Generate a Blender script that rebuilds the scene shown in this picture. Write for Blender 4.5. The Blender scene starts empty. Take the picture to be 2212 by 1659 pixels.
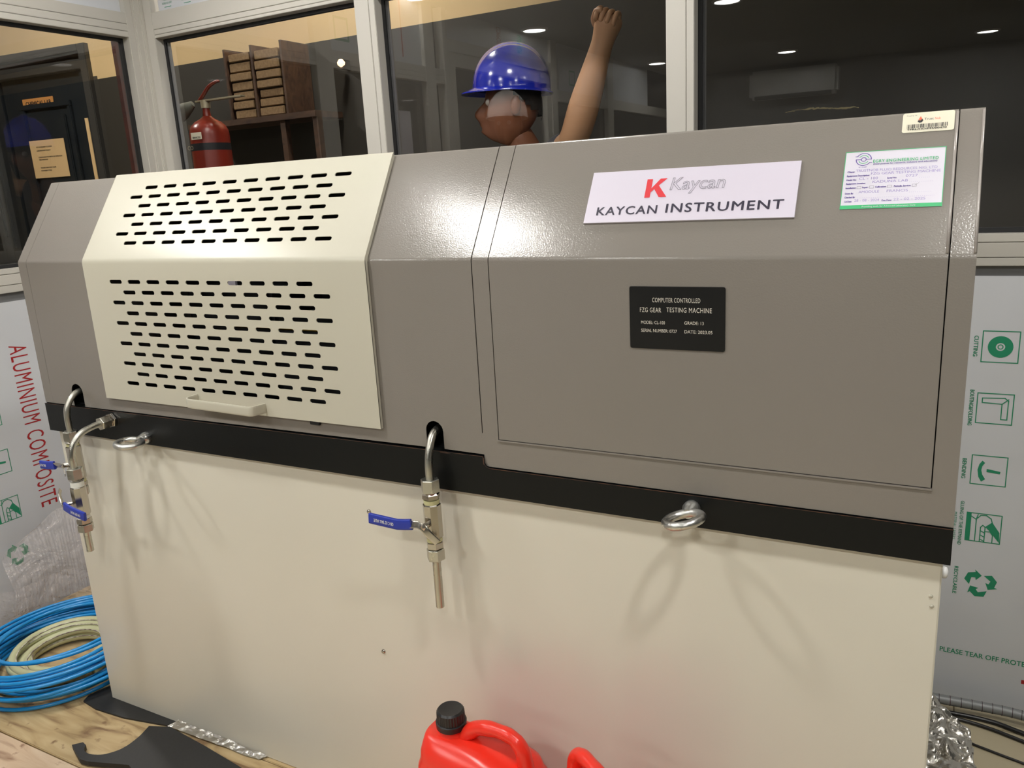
import bpy, bmesh, math, random
from math import sin, cos, pi, radians as R
from mathutils import Vector, Matrix, noise, geometry
random.seed(7)
C = bpy.context.scene.collection
SC = bpy.context.scene
# ------------------------------------------------------------------ camera
F_PX = 1730.56
YAW, PIT, ROL = -0.49820658, 0.24438830, -0.05581633
fw = Vector((sin(YAW)*cos(PIT), cos(YAW)*cos(PIT), -sin(PIT)))
r0 = Vector((cos(YAW), -sin(YAW), 0)); u0 = r0.cross(fw)
rt = cos(ROL)*r0 + sin(ROL)*u0; up = -sin(ROL)*r0 + cos(ROL)*u0
cam = bpy.data.objects.new('camera', bpy.data.cameras.new('camera')); C.objects.link(cam)
cam.data.sensor_width = 36; cam.data.sensor_fit = 'HORIZONTAL'; cam.data.lens = F_PX/2212*36
cam.data.clip_start = 0.02; cam.data.clip_end = 60
M = Matrix((rt, up, -fw)).transposed().to_4x4(); M.translation = Vector((1.91262, -1.12920, 0.79338))
cam.matrix_world = M
SC.camera = cam
# ------------------------------------------------------------------ world, exposure
w = bpy.data.worlds.new('world'); SC.world = w; w.use_nodes = True
w.node_tree.nodes['Background'].inputs[0].default_value = (0.55, 0.6, 0.7, 1)
w.node_tree.nodes['Background'].inputs[1].default_value = 0.01
SC.view_settings.view_transform = 'Standard'; SC.view_settings.look = 'None'
SC.view_settings.gamma = 1; SC.view_settings.use_curve_mapping = False
SC.view_settings.exposure = 0.0
SC.cycles.use_denoising = True
SC.cycles.sample_clamp_indirect = 5
SC.cycles.sample_clamp_direct = 30
SC.cycles.max_bounces = 10
SC.cycles.transparent_max_bounces = 16
SC.cycles.caustics_reflective = False
SC.cycles.caustics_refractive = False
LAMP = 270.0            # radiance of the ceiling downlights
CORRIDOR_W = 5.5        # watts of the corridor lamps
# ------------------------------------------------------------------ colour and material helpers
def lin(c):
    c = c/255.0
    return c/12.92 if c <= 0.04045 else ((c+0.055)/1.055)**2.4
def rgb(r, g, b): return (lin(r), lin(g), lin(b), 1)
def nd(t, kind, **kw):
    n = t.nodes.new(kind)
    for k, v in kw.items(): setattr(n, k, v)
    return n
def mat(name, col, rough=0.5, metal=0.0, bump=None, var=None, coat=0.0, spec=0.5, stain=None, emit=None, rvar=None):
    """bump=(scale, strength, distance)  var=(scale, other colour, amount)  stain=(scale, threshold, colour)"""
    m = bpy.data.materials.new(name); m.use_nodes = True
    t = m.node_tree; b = t.nodes['Principled BSDF']; L = t.links.new
    b.inputs['Base Color'].default_value = col; b.inputs['Roughness'].default_value = rough
    b.inputs['Metallic'].default_value = metal; b.inputs['Coat Weight'].default_value = coat
    b.inputs['Specular IOR Level'].default_value = spec
    tc = nd(t, 'ShaderNodeTexCoord')
    cur = None
    if var:
        n = nd(t, 'ShaderNodeTexNoise'); n.inputs['Scale'].default_value = var[0]; n.inputs['Detail'].default_value = 5
        L(tc.outputs['Object'], n.inputs['Vector'])
        rp = nd(t, 'ShaderNodeMapRange', interpolation_type='SMOOTHSTEP'); rp.inputs[1].default_value = .25; rp.inputs[2].default_value = .75
        rp.inputs[3].default_value = 0; rp.inputs[4].default_value = var[2]
        L(n.outputs['Fac'], rp.inputs[0])
        mx = nd(t, 'ShaderNodeMix', data_type='RGBA'); mx.inputs[6].default_value = col; mx.inputs[7].default_value = var[1]
        L(rp.outputs[0], mx.inputs[0]); cur = mx.outputs[2]
    if stain:
        n = nd(t, 'ShaderNodeTexNoise'); n.inputs['Scale'].default_value = stain[0]; n.inputs['Detail'].default_value = 6
        n.inputs['Roughness'].default_value = .7
        L(tc.outputs['Object'], n.inputs['Vector'])
        rp = nd(t, 'ShaderNodeMapRange'); rp.inputs[1].default_value = stain[1]; rp.inputs[2].default_value = stain[1]+.06
        L(n.outputs['Fac'], rp.inputs[0])
        mx = nd(t, 'ShaderNodeMix', data_type='RGBA'); mx.inputs[6].default_value = col; mx.inputs[7].default_value = stain[2]
        if cur: L(cur, mx.inputs[6])
        L(rp.outputs[0], mx.inputs[0]); cur = mx.outputs[2]
    if cur: L(cur, b.inputs['Base Color'])
    if rvar:
        n = nd(t, 'ShaderNodeTexNoise'); n.inputs['Scale'].default_value = rvar[0]; n.inputs['Detail'].default_value = 4
        L(tc.outputs['Object'], n.inputs['Vector'])
        rp = nd(t, 'ShaderNodeMapRange', interpolation_type='SMOOTHSTEP'); rp.inputs[1].default_value = .2; rp.inputs[2].default_value = .8
        rp.inputs[3].default_value = rvar[1]; rp.inputs[4].default_value = rvar[2]
        L(n.outputs['Fac'], rp.inputs[0]); L(rp.outputs[0], b.inputs['Roughness'])
    if bump:
        n = nd(t, 'ShaderNodeTexNoise'); n.inputs['Scale'].default_value = bump[0]; n.inputs['Detail'].default_value = 2
        L(tc.outputs['Object'], n.inputs['Vector'])
        bp = nd(t, 'ShaderNodeBump'); bp.inputs['Strength'].default_value = bump[1]; bp.inputs['Distance'].default_value = bump[2]
        L(n.outputs['Fac'], bp.inputs['Height']); L(bp.outputs['Normal'], b.inputs['Normal'])
    if emit:
        b.inputs['Emission Color'].default_value = emit[0]; b.inputs['Emission Strength'].default_value = emit[1]
    return m
def glass_mat(name, ior=1.5, tint=(1, 1, 1, 1), dirt=0.0):
    m = bpy.data.materials.new(name); m.use_nodes = True; t = m.node_tree; t.nodes.clear(); L = t.links.new
    o = nd(t, 'ShaderNodeOutputMaterial'); tr = nd(t, 'ShaderNodeBsdfTransparent'); gl = nd(t, 'ShaderNodeBsdfGlossy')
    fr = nd(t, 'ShaderNodeFresnel'); mx = nd(t, 'ShaderNodeMixShader')
    tr.inputs[0].default_value = tint; gl.inputs['Roughness'].default_value = 0.0; fr.inputs[0].default_value = ior
    # both faces of the pane reflect: counted together on the outer face, none on the way out
    ge = nd(t, 'ShaderNodeNewGeometry'); sb = nd(t, 'ShaderNodeMath', operation='SUBTRACT'); sb.inputs[0].default_value = 1.9
    m2 = nd(t, 'ShaderNodeMath', operation='MULTIPLY'); m2.inputs[1].default_value = 1.9; L(ge.outputs['Backfacing'], m2.inputs[0]); L(m2.outputs[0], sb.inputs[1])
    ml = nd(t, 'ShaderNodeMath', operation='MULTIPLY', use_clamp=True); L(fr.outputs[0], ml.inputs[0]); L(sb.outputs[0], ml.inputs[1])
    L(ml.outputs[0], mx.inputs[0]); L(tr.outputs[0], mx.inputs[1]); L(gl.outputs[0], mx.inputs[2]); L(mx.outputs[0], o.inputs[0])
    return m
def film_mat(name):
    m = bpy.data.materials.new(name); m.use_nodes = True; t = m.node_tree; t.nodes.clear(); L = t.links.new
    o = nd(t, 'ShaderNodeOutputMaterial'); tr = nd(t, 'ShaderNodeBsdfTransparent'); p = nd(t, 'ShaderNodeBsdfPrincipled')
    p.inputs['Base Color'].default_value = rgb(225, 215, 210); p.inputs['Roughness'].default_value = .14; p.inputs['Specular IOR Level'].default_value = 1.0
    tr.inputs[0].default_value = (.96, .95, .95, 1)
    tc = nd(t, 'ShaderNodeTexCoord'); n = nd(t, 'ShaderNodeTexNoise'); n.inputs['Scale'].default_value = 9; n.inputs['Detail'].default_value = 3
    n.inputs['Distortion'].default_value = 1.5
    bp = nd(t, 'ShaderNodeBump'); bp.inputs['Strength'].default_value = 1; bp.inputs['Distance'].default_value = .035
    L(tc.outputs['Object'], n.inputs['Vector']); L(n.outputs['Fac'], bp.inputs['Height']); L(bp.outputs[0], p.inputs['Normal'])
    lw = nd(t, 'ShaderNodeLayerWeight'); lw.inputs[0].default_value = .35; L(bp.outputs[0], lw.inputs['Normal'])
    rp = nd(t, 'ShaderNodeMapRange'); rp.inputs[3].default_value = .13; rp.inputs[4].default_value = .70
    L(lw.outputs['Facing'], rp.inputs[0])
    mx = nd(t, 'ShaderNodeMixShader'); L(rp.outputs[0], mx.inputs[0]); L(tr.outputs[0], mx.inputs[1]); L(p.outputs[0], mx.inputs[2]); L(mx.outputs[0], o.inputs[0])
    return m
def wood_mat(name, c1, c2, dark, scale=1.0):
    m = bpy.data.materials.new(name); m.use_nodes = True; t = m.node_tree; b = t.nodes['Principled BSDF']; L = t.links.new
    tc = nd(t, 'ShaderNodeTexCoord'); mp = nd(t, 'ShaderNodeMapping'); mp.inputs['Scale'].default_value = (2.2*scale, 11*scale, 6*scale)
    L(tc.outputs['Object'], mp.inputs[0])
    n = nd(t, 'ShaderNodeTexNoise'); n.inputs['Scale'].default_value = 2.2; n.inputs['Detail'].default_value = 8; n.inputs['Distortion'].default_value = 1.6
    L(mp.outputs[0], n.inputs['Vector'])
    cr = nd(t, 'ShaderNodeValToRGB'); e = cr.color_ramp.elements
    e[0].position = .28; e[0].color = dark; e[1].position = .68; e[1].color = c1
    x = e.new(.45); x.color = c2
    L(n.outputs['Fac'], cr.inputs[0])
    n2 = nd(t, 'ShaderNodeTexNoise'); n2.inputs['Scale'].default_value = 26; n2.inputs['Detail'].default_value = 5; L(tc.outputs['Object'], n2.inputs['Vector'])
    rp = nd(t, 'ShaderNodeMapRange'); rp.inputs[1].default_value = .64; rp.inputs[2].default_value = .72; L(n2.outputs['Fac'], rp.inputs[0])
    mx = nd(t, 'ShaderNodeMix', data_type='RGBA'); mx.inputs[7].default_value = dark
    L(rp.outputs[0], mx.inputs[0]); L(cr.outputs[0], mx.inputs[6]); L(mx.outputs[2], b.inputs['Base Color'])
    b.inputs['Roughness'].default_value = .6
    bp = nd(t, 'ShaderNodeBump'); bp.inputs['Strength'].default_value = .4; bp.inputs['Distance'].default_value = .002
    L(n.outputs['Fac'], bp.inputs['Height']); L(bp.outputs[0], b.inputs['Normal'])
    return m

def tiled_floor_mat():
    m = bpy.data.materials.new('tiled_floor'); m.use_nodes = True; t = m.node_tree; b = t.nodes['Principled BSDF']; L = t.links.new
    tc = nd(t, 'ShaderNodeTexCoord'); mp = nd(t, 'ShaderNodeMapping'); mp.inputs['Location'].default_value = (-.02+.4*5, -.1725+.4*3, 0)
    br = nd(t, 'ShaderNodeTexBrick'); br.offset = 0; br.inputs['Scale'].default_value = 1; br.inputs['Brick Width'].default_value = .4; br.inputs['Row Height'].default_value = .4
    br.inputs['Mortar Size'].default_value = .002; br.inputs['Color1'].default_value = rgb(206, 196, 170); br.inputs['Color2'].default_value = rgb(200, 190, 163); br.inputs['Mortar'].default_value = rgb(112, 98, 72)
    L(tc.outputs['Object'], mp.inputs[0]); L(mp.outputs[0], br.inputs['Vector']); L(br.outputs[0], b.inputs['Base Color']); b.inputs['Roughness'].default_value = .35
    return m
M_ = {}
M_['hood'] = mat('hood_grey_paint', rgb(129, 123, 116), .20, 0.0, bump=(420, 1.0, .00022), var=(3, rgb(125, 120, 112), .6), spec=.6)
M_['edge'] = mat('highlight_grey_edge', rgb(150, 143, 137), .26, 0.0, bump=(420, 1.0, .0003), spec=1.0)
M_['cover'] = mat('cream_paint', rgb(190, 186, 170), .30, bump=(500, .05, .0004), var=(4, rgb(189, 185, 168), .5))
M_['cabinet'] = mat('cabinet_cream_paint', rgb(216, 212, 198), .22, bump=(4, .10, .004), var=(2.0, rgb(210, 205, 190), .6), rvar=(2, .20, .27), spec=.55)
M_['band'] = mat('black_paint', rgb(13, 15, 15), .40, spec=.25, bump=(160, .12, .0008), stain=(22, .73, rgb(52, 50, 46)))
M_['rust'] = mat('rust_edge', rgb(96, 62, 42), .8, var=(60, rgb(30, 26, 24), 1.0))
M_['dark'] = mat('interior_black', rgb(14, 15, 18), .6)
M_['steel'] = mat('zinc_steel', rgb(196, 194, 184), .27, 1.0, bump=(60, .1, .001), rvar=(40, .2, .42))
M_['chrome'] = mat('nickel_steel', rgb(196, 190, 180), .20, 1.0, rvar=(30, .12, .28))
M_['galv'] = mat('galvanised_ring', rgb(208, 208, 204), .30, 1.0, bump=(120, .5, .002), rvar=(30, .22, .5))
M_['blue'] = mat('blue_vinyl', rgb(34, 54, 160), .38)
M_['whiteink'] = mat('white_ink', rgb(225, 225, 225), .6)
M_['tape'] = mat('thread_tape', rgb(222, 222, 214), .6)
M_['tape2'] = mat('oiled_thread_tape', rgb(190, 186, 140), .5)
M_['brass'] = mat('brass', rgb(190, 165, 90), .3, 1.0)
M_['plate_black'] = mat('nameplate_black', rgb(10, 11, 13), .32)
M_['plateink'] = mat('nameplate_ink', rgb(214, 208, 196), .5)
M_['sign_white'] = mat('sign_white', rgb(203, 196, 209), .42)
M_['red'] = mat('red_ink', rgb(206, 40, 50), .5)
M_['navy'] = mat('dark_ink', rgb(38, 32, 52), .5)
M_['greyink'] = mat('grey_ink', rgb(120, 118, 128), .5)
M_['sticker'] = mat('sticker_paper', rgb(206, 202, 213), .5)
M_['sticker2'] = mat('cream_label_paper', rgb(220, 214, 192), .45)
M_['violet'] = mat('violet_ink', rgb(92, 74, 152), .6)
M_['violet2'] = mat('pen_ink', rgb(150, 138, 190), .6)
M_['tagreen'] = mat('green_ink', rgb(52, 172, 108), .5)
M_['tealink'] = mat('green_print', rgb(30, 138, 100), .5)
M_['redprint'] = mat('red_print', rgb(168, 34, 38), .5)
M_['orange'] = mat('orange_ink', rgb(224, 104, 78), .5)
M_['blackink'] = mat('black_ink', rgb(40, 38, 38), .6)
M_['frame'] = mat('white_aluminium', rgb(192, 188, 179), .32, bump=(40, .03, .001))
M_['gasket'] = mat('black_rubber', rgb(26, 26, 27), .6)
M_['panel'] = mat('protective_film', rgb(212, 214, 218), .36, bump=(7, .35, .012), var=(3, rgb(204, 206, 210), .7), stain=(15, .77, rgb(120, 122, 126)))
M_['channel'] = mat('grey_channel', rgb(112, 112, 112), .5)
M_['ceiling'] = mat('dark_ceiling', rgb(116, 116, 113), .8)
M_['rear'] = mat('rear_wall_paint', rgb(100, 102, 102), .8)
M_['glass'] = glass_mat('window_glass', 1.62)
M_['beige'] = mat('beige_wall_paint', rgb(222, 192, 142), .55, var=(5, rgb(210, 182, 134), .5))
M_['dado'] = mat('olive_grey_dado', rgb(56, 52, 44), .6)
M_['door'] = mat('door_dark_green', rgb(38, 42, 44), .38, bump=(9, .2, .004), var=(8, rgb(28, 34, 40), .8))
M_['doorframe'] = mat('door_frame_grey', rgb(62, 60, 56), .5)
M_['notice'] = mat('notice_paper', rgb(232, 196, 142), .7)
M_['signorange'] = mat('sign_orange', rgb(214, 150, 84), .5)
M_['timber'] = wood_mat('red_brown_timber', rgb(96, 48, 38), rgb(84, 42, 34), rgb(60, 30, 26))
M_['shelf'] = wood_mat('shelf_wood', rgb(92, 66, 46), rgb(76, 54, 38), rgb(60, 40, 28))
M_['file'] = mat('file_card', rgb(156, 128, 90), .8, bump=(120, .5, .003), var=(90, rgb(130, 102, 70), .8))
M_['plank'] = wood_mat('pine_plank', rgb(190, 168, 128), rgb(172, 148, 107), rgb(122, 94, 64))
M_['plank2'] = wood_mat('pale_plank', rgb(206, 184, 158), rgb(194, 168, 140), rgb(134, 102, 80))
M_['tile'] = mat('beige_tile', rgb(196, 184, 154), .35, var=(6, rgb(186, 172, 142), .8))
M_['grout'] = mat('grout', rgb(112, 98, 72), .9)
M_['blackplate'] = mat('black_steel_plate', rgb(32, 32, 32), .55, bump=(90, .3, .001))
M_['foil'] = mat('aluminium_foil', rgb(206, 202, 194), .24, 1.0, bump=(26, .8, .012))
M_['card'] = mat('pinkish_cardboard', rgb(168, 146, 136), .8)
M_['film'] = film_mat('clear_plastic_film')
M_['bluehose'] = mat('blue_hose', rgb(20, 138, 206), .26, spec=.6)
M_['greenhose'] = mat('pale_hose', rgb(190, 190, 150), .3, spec=.5)
M_['stripe'] = mat('hose_stripe', rgb(92, 58, 66), .5, var=(70, rgb(226, 220, 206), 1.0))
M_['conduit'] = mat('grey_conduit', rgb(132, 134, 134), .35)
M_['seam'] = mat('conduit_seam', rgb(74, 34, 46), .5, var=(40, rgb(40, 40, 44), 1))
M_['cable'] = mat('black_cable', rgb(28, 27, 27), .35)
M_['redplastic'] = mat('red_plastic', rgb(232, 50, 34), .28, bump=(20, .06, .003), spec=.55)
M_['cap'] = mat('black_cap', rgb(26, 25, 27), .35)
M_['ext'] = mat('extinguisher_red', rgb(118, 38, 24), .28, bump=(300, .3, .001))
M_['pale'] = mat('pale_metal', rgb(170, 160, 134), .4, .4)
M_['horn'] = mat('horn_grey', rgb(96, 96, 84), .5)
M_['skin'] = mat('skin_brown', rgb(126, 80, 56), .45, bump=(140, .1, .001))
M_['skin2'] = mat('forearm_skin', rgb(184, 140, 104), .5, bump=(140, .1, .001))
M_['shirt'] = mat('navy_cloth', rgb(26, 30, 46), .85)
M_['trouser'] = mat('dark_cloth', rgb(40, 40, 44), .85)
M_['helmet'] = mat('helmet_blue', rgb(22, 40, 168), .16, coat=.5)
M_['helmetw'] = mat('helmet_white', rgb(236, 234, 230), .25)
M_['hair'] = mat('hair_black', rgb(14, 12, 11), .7)
M_['eye'] = mat('eye_white', rgb(210, 200, 190), .3)
M_['ac'] = mat('ac_white', rgb(176, 176, 172), .4)
M_['lens'] = mat('lamp_lens', (1, 1, 1, 1), .5, emit=((1.0, .985, .945, 1), LAMP))
M_['lens_fill'] = mat('fill_lamp_lens', (1, 1, 1, 1), .5, emit=((1.0, .97, .92, 1), LAMP*.65))
M_['ring'] = mat('lamp_ring', rgb(230, 230, 228), .4)
# ------------------------------------------------------------------ object helpers
def tag(o, label=None, cat=None, group=None, kind=None):
    if label: o['label'] = label
    if cat: o['category'] = cat
    if group: o['group'] = group
    if kind: o['kind'] = kind
    return o
def empty(name, loc=(0, 0, 0), rz=0, **kw):
    o = bpy.data.objects.new(name, None); C.objects.link(o); o.location = loc; o.rotation_euler = (0, 0, rz)
    o.empty_display_size = .05
    return tag(o, **kw)
def link(name, me, m, parent=None, smooth=None, **kw):
    o = bpy.data.objects.new(name, me); C.objects.link(o)
    if m is not None and not me.materials: me.materials.append(m)
    if smooth is not None: me.shade_smooth() if smooth is True else me.set_sharp_from_angle(angle=R(smooth))
    if parent: o.parent = parent
    return tag(o, **kw)
def bmo(name, bm, m, parent=None, smooth=None, **kw):
    bmesh.ops.recalc_face_normals(bm, faces=bm.faces[:])
    me = bpy.data.meshes.new(name); bm.to_mesh(me); bm.free()
    return link(name, me, m, parent, smooth, **kw)
def box(bm, a, b, bev=0, mx=None):
    t = bmesh.new(); bmesh.ops.create_cube(t, size=1)
    a = Vector(a); b = Vector(b); s = b-a; c = (a+b)/2
    for v in t.verts: v.co = Vector((v.co.x*s.x, v.co.y*s.y, v.co.z*s.z)) + c
    if bev: bmesh.ops.bevel(t, geom=t.edges[:], offset=bev, segments=2, affect='EDGES', clamp_overlap=True)
    if mx is not None: t.transform(mx)
    me = bpy.data.meshes.new('t'); t.to_mesh(me); t.free(); bm.from_mesh(me); bpy.data.meshes.remove(me)
def boxes(name, lst, m, parent=None, bev=0, **kw):
    bm = bmesh.new()
    for a, b in lst: box(bm, a, b, bev)
    return bmo(name, bm, m, parent, **kw)
def orient(d):
    d = Vector(d).normalized(); return d.to_track_quat('Z', 'Y').to_matrix().to_4x4()
def lathe(bm, prof, seg=24, mx=None, rot=0.0):
    """prof = list of (radius, height); closed with caps"""
    rings = []
    for r, z in prof:
        rings.append([bm.verts.new((r*cos(rot+2*pi*i/seg), r*sin(rot+2*pi*i/seg), z)) for i in range(seg)])
    for a, b in zip(rings, rings[1:]):
        for i in range(seg): bm.faces.new((a[i], a[(i+1) % seg], b[(i+1) % seg], b[i]))
    bm.faces.new(rings[0][::-1]); bm.faces.new(rings[-1])
    if mx is not None:
        for rr in rings:
            for v in rr: v.co = mx @ v.co
def cyl(bm, a, b, r, seg=20, r2=None, bev=0.0, rot=0.0):
    a = Vector(a); b = Vector(b); d = b-a; L = d.length; r2 = r if r2 is None else r2
    pr = [(r, 0), (r2, L)] if not bev else [(r-bev, 0), (r, bev), (r2, L-bev), (r2-bev, L)]
    lathe(bm, pr, seg, Matrix.Translation(a) @ orient(d), rot)
def catmull(pts, n=8, closed=False):
    P = [Vector(p) for p in pts]; out = []; N = len(P)
    rng = range(N) if closed else range(N-1)
    for i in rng:
        if closed: p0, p1, p2, p3 = P[(i-1) % N], P[i], P[(i+1) % N], P[(i+2) % N]
        else: p0, p1, p2, p3 = P[max(i-1, 0)], P[i], P[i+1], P[min(i+2, N-1)]
        for k in range(n):
            t = k/n
            out.append(.5*((2*p1)+(-p0+p2)*t+(2*p0-5*p1+4*p2-p3)*t*t+(-p0+3*p1-3*p2+p3)*t**3))
    if not closed: out.append(P[-1].copy())
    return out
def tube(bm, pts, r, seg=12, closed=False, rfun=None, flat=None, sq=0):
    """sweep a circle along pts (list of Vector); flat=(a,b) scales the section"""
    n = len(pts); rings = []; T = []
    for i in range(n):
        a = pts[(i-1) % n] if closed or i > 0 else pts[0]
        b = pts[(i+1) % n] if closed or i < n-1 else pts[-1]
        T.append((b-a).normalized())
    nrm = T[0].orthogonal().normalized() if flat is None else (Vector(flat[2]) - T[0]*Vector(flat[2]).dot(T[0])).normalized()
    for i in range(n):
        nrm = (nrm - T[i]*nrm.dot(T[i])).normalized(); bn = T[i].cross(nrm)
        rr = r if rfun is None else rfun(i/(n-1))
        fa, fb = (1, 1) if flat is None else flat[:2]
        if sq:
            g = lambda c: math.copysign(abs(c)**sq, c)
            rings.append([bm.verts.new(pts[i] + nrm*rr*fa*g(cos(2*pi*(k+.5)/seg)) + bn*rr*fb*g(sin(2*pi*(k+.5)/seg))) for k in range(seg)])
        else:
            rings.append([bm.verts.new(pts[i] + nrm*rr*fa*cos(2*pi*k/seg) + bn*rr*fb*sin(2*pi*k/seg)) for k in range(seg)])
    rng = range(n) if closed else range(n-1)
    for i in rng:
        a, b = rings[i], rings[(i+1) % n]
        for k in range(seg): bm.faces.new((a[k], a[(k+1) % seg], b[(k+1) % seg], b[k]))
    if not closed: bm.faces.new(rings[0][::-1]); bm.faces.new(rings[-1])
def prism(bm, poly, z0, z1, mx=None):
    """extrude a 2D polygon between z0 and z1"""
    tri = geometry.tessellate_polygon([[Vector((x, y, 0)) for x, y in poly]])
    lo = [bm.verts.new((x, y, z0)) for x, y in poly]; hi = [bm.verts.new((x, y, z1)) for x, y in poly]
    for t in tri:
        bm.faces.new([hi[i] for i in t]); bm.faces.new([lo[i] for i in t[::-1]])
    n = len(poly)
    for i in range(n): bm.faces.new((lo[i], lo[(i+1) % n], hi[(i+1) % n], hi[i]))
    if mx is not None:
        for v in lo+hi: v.co = mx @ v.co
# ---- sheets with holes --------------------------------------------------------
def inside(pt, loop):
    x, y = pt; c = False; n = len(loop)
    for i in range(n):
        x1, y1 = loop[i]; x2, y2 = loop[(i+1) % n]
        if (y1 > y) != (y2 > y) and x < (x2-x1)*(y-y1)/(y2-y1)+x1: c = not c
    return c
def sheet(name, outer, holes, lines, fmap, thick, m, parent=None, **kw):
    """2D sheet (outer loop, holes, extra constraint lines) mapped to 3D by fmap(u,v)->(point, normal)"""
    vs = []; es = []
    for lp in [outer]+holes:
        b = len(vs); vs += [Vector(p) for p in lp]; es += [(b+i, b+(i+1) % len(lp)) for i in range(len(lp))]
    for a, b_ in lines:
        b = len(vs); vs += [Vector(a), Vector(b_)]; es.append((b, b+1))
    V, E, Fc, *_ = geometry.delaunay_2d_cdt(vs, es, [], 0, 1e-6)
    bbs = [(min(p[0] for p in h), max(p[0] for p in h), min(p[1] for p in h), max(p[1] for p in h)) for h in holes]
    keep = []
    for f in Fc:
        cx = sum(V[i].x for i in f)/len(f); cy = sum(V[i].y for i in f)/len(f)
        if not inside((cx, cy), outer): continue
        bad = False
        for h, bb in zip(holes, bbs):
            if bb[0] <= cx <= bb[1] and bb[2] <= cy <= bb[3] and inside((cx, cy), h): bad = True; break
        if not bad: keep.append(f)
    used = sorted({i for f in keep for i in f}); idx = {i: k for k, i in enumerate(used)}
    top = []; bot = []
    for i in used:
        p, n = fmap(V[i].x, V[i].y); top.append(p); bot.append(p-n*thick)
    N = len(used); faces = []; ec = {}
    for f in keep:
        g = [idx[i] for i in f]; faces.append(g); faces.append([i+N for i in g[::-1]])
        for a, b_ in zip(g, g[1:]+g[:1]):
            ec[(a, b_)] = ec.get((a, b_), 0)+1
    for (a, b_) in ec:
        if (b_, a) not in ec: faces.append([b_, a, a+N, b_+N])
    me = bpy.data.meshes.new(name); me.from_pydata(top+bot, [], faces); me.validate()
    bm = bmesh.new(); bm.from_mesh(me); bpy.data.meshes.remove(me)
    bmesh.ops.remove_doubles(bm, verts=bm.verts[:], dist=1e-7)
    return bmo(name, bm, m, parent, smooth=40, **kw)
def rrect(x0, y0, x1, y1, r, n=4):
    out = []
    for cx, cy, a in ((x1-r, y1-r, 0), (x0+r, y1-r, 90), (x0+r, y0+r, 180), (x1-r, y0+r, 270)):
        for k in range(n+1):
            t = R(a+90*k/n); out.append((cx+r*cos(t), cy+r*sin(t)))
    return out
# ---- flat print ---------------------------------------------------------------
class Fr:
    def __init__(s, o, u, v): s.o = Vector(o); s.u = Vector(u).normalized(); s.v = Vector(v).normalized(); s.n = s.u.cross(s.v)
    def p(s, u, v, h=0): return s.o+s.u*u+s.v*v+s.n*h
def text_raw(body, bold=0, outline=0, spacing=1.0, shear=0):
    cu = bpy.data.curves.new('t', 'FONT'); cu.body = body; cu.size = 1; cu.offset = bold; cu.space_character = spacing; cu.shear = shear
    cu.resolution_u = 3
    if outline: cu.fill_mode = 'NONE'; cu.bevel_depth = outline; cu.bevel_resolution = 0
    o = bpy.data.objects.new('t', cu); C.objects.link(o)
    dg = bpy.context.evaluated_depsgraph_get(); me = bpy.data.meshes.new_from_object(o.evaluated_get(dg))
    vs = [v.co.copy() for v in me.vertices]; fs = [list(f.vertices) for f in me.polygons]
    C.objects.unlink(o); bpy.data.objects.remove(o); bpy.data.curves.remove(cu); bpy.data.meshes.remove(me)
    return vs, fs
CAPH = None
class Print:
    """collects flat print of one colour on one frame"""
    def __init__(s, fr, h=.0004): s.fr = fr; s.h = h; s.V = []; s.F = []
    def text(s, body, u0, u1, v, cap, **kw):
        global CAPH
        if CAPH is None:
            q, _ = text_raw('H'); CAPH = max(p.y for p in q)
        bold = kw.pop('bold', 0)
        vs, fs = text_raw(body, **kw)
        if not vs: return
        if bold:
            n0 = len(vs); V0, F0 = vs, fs; vs = []; fs = []
            for q, (ox, oy) in enumerate(((-bold, 0), (bold, 0), (0, bold), (0, -bold))):
                vs += [Vector((p.x+ox*1.6, p.y+oy, p.z+q*.00006/cap)) for p in V0]; fs += [[i+n0*q for i in f] for f in F0]
        x0 = min(p.x for p in vs); x1 = max(p.x for p in vs); sx = (u1-u0)/(x1-x0); sy = cap/CAPH; b = len(s.V)
        s.V += [s.fr.p(u0+(p.x-x0)*sx, v+p.y*sy, s.h+p.z*cap) for p in vs]; s.F += [[i+b for i in f] for f in fs]
    def poly(s, pts):
        t = geometry.tessellate_polygon([[Vector((x, y, 0)) for x, y in pts]]); b = len(s.V); lift = s.h+.00003+(len(s.F) % 7)*.00003
        s.V += [s.fr.p(x, y, lift) for x, y in pts]; s.F += [[i+b for i in f] for f in t]
    def ring(s, cx, cy, r0, r1, a0=0, a1=360, n=24):
        b = len(s.V)
        for k in range(n+1):
            a = R(a0+(a1-a0)*k/n)
            s.V += [s.fr.p(cx+r0*cos(a), cy+r0*sin(a), s.h), s.fr.p(cx+r1*cos(a), cy+r1*sin(a), s.h)]
        s.F += [[b+2*k, b+2*k+1, b+2*k+3, b+2*k+2] for k in range(n)]
    def line(s, pts, w, closed=False):
        P = [Vector((x, y)) for x, y in pts]; n = len(P)
        for i in range(n if closed else n-1):
            a, b2 = P[i], P[(i+1) % n]; d = (b2-a)
            if d.length < 1e-9: continue
            d.normalize(); q = Vector((-d.y, d.x))*w/2; e = d*w/2; b = len(s.V)
            lift = s.h+(len(s.F) % 13)*.00002
            for c in (a-e-q, b2+e-q, b2+e+q, a-e+q): s.V.append(s.fr.p(c.x, c.y, lift))
            s.F.append([b, b+1, b+2, b+3])
    def rect(s, x0, y0, x1, y1): s.poly([(x0, y0), (x1, y0), (x1, y1), (x0, y1)])
    def done(s, name, m, parent, **kw):
        me = bpy.data.meshes.new(name); me.from_pydata(s.V, [], s.F)
        n = s.fr.n
        for f in me.polygons:
            if f.normal.dot(n) < 0: f.flip()
        return link(name, me, m, parent, **kw)
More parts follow.
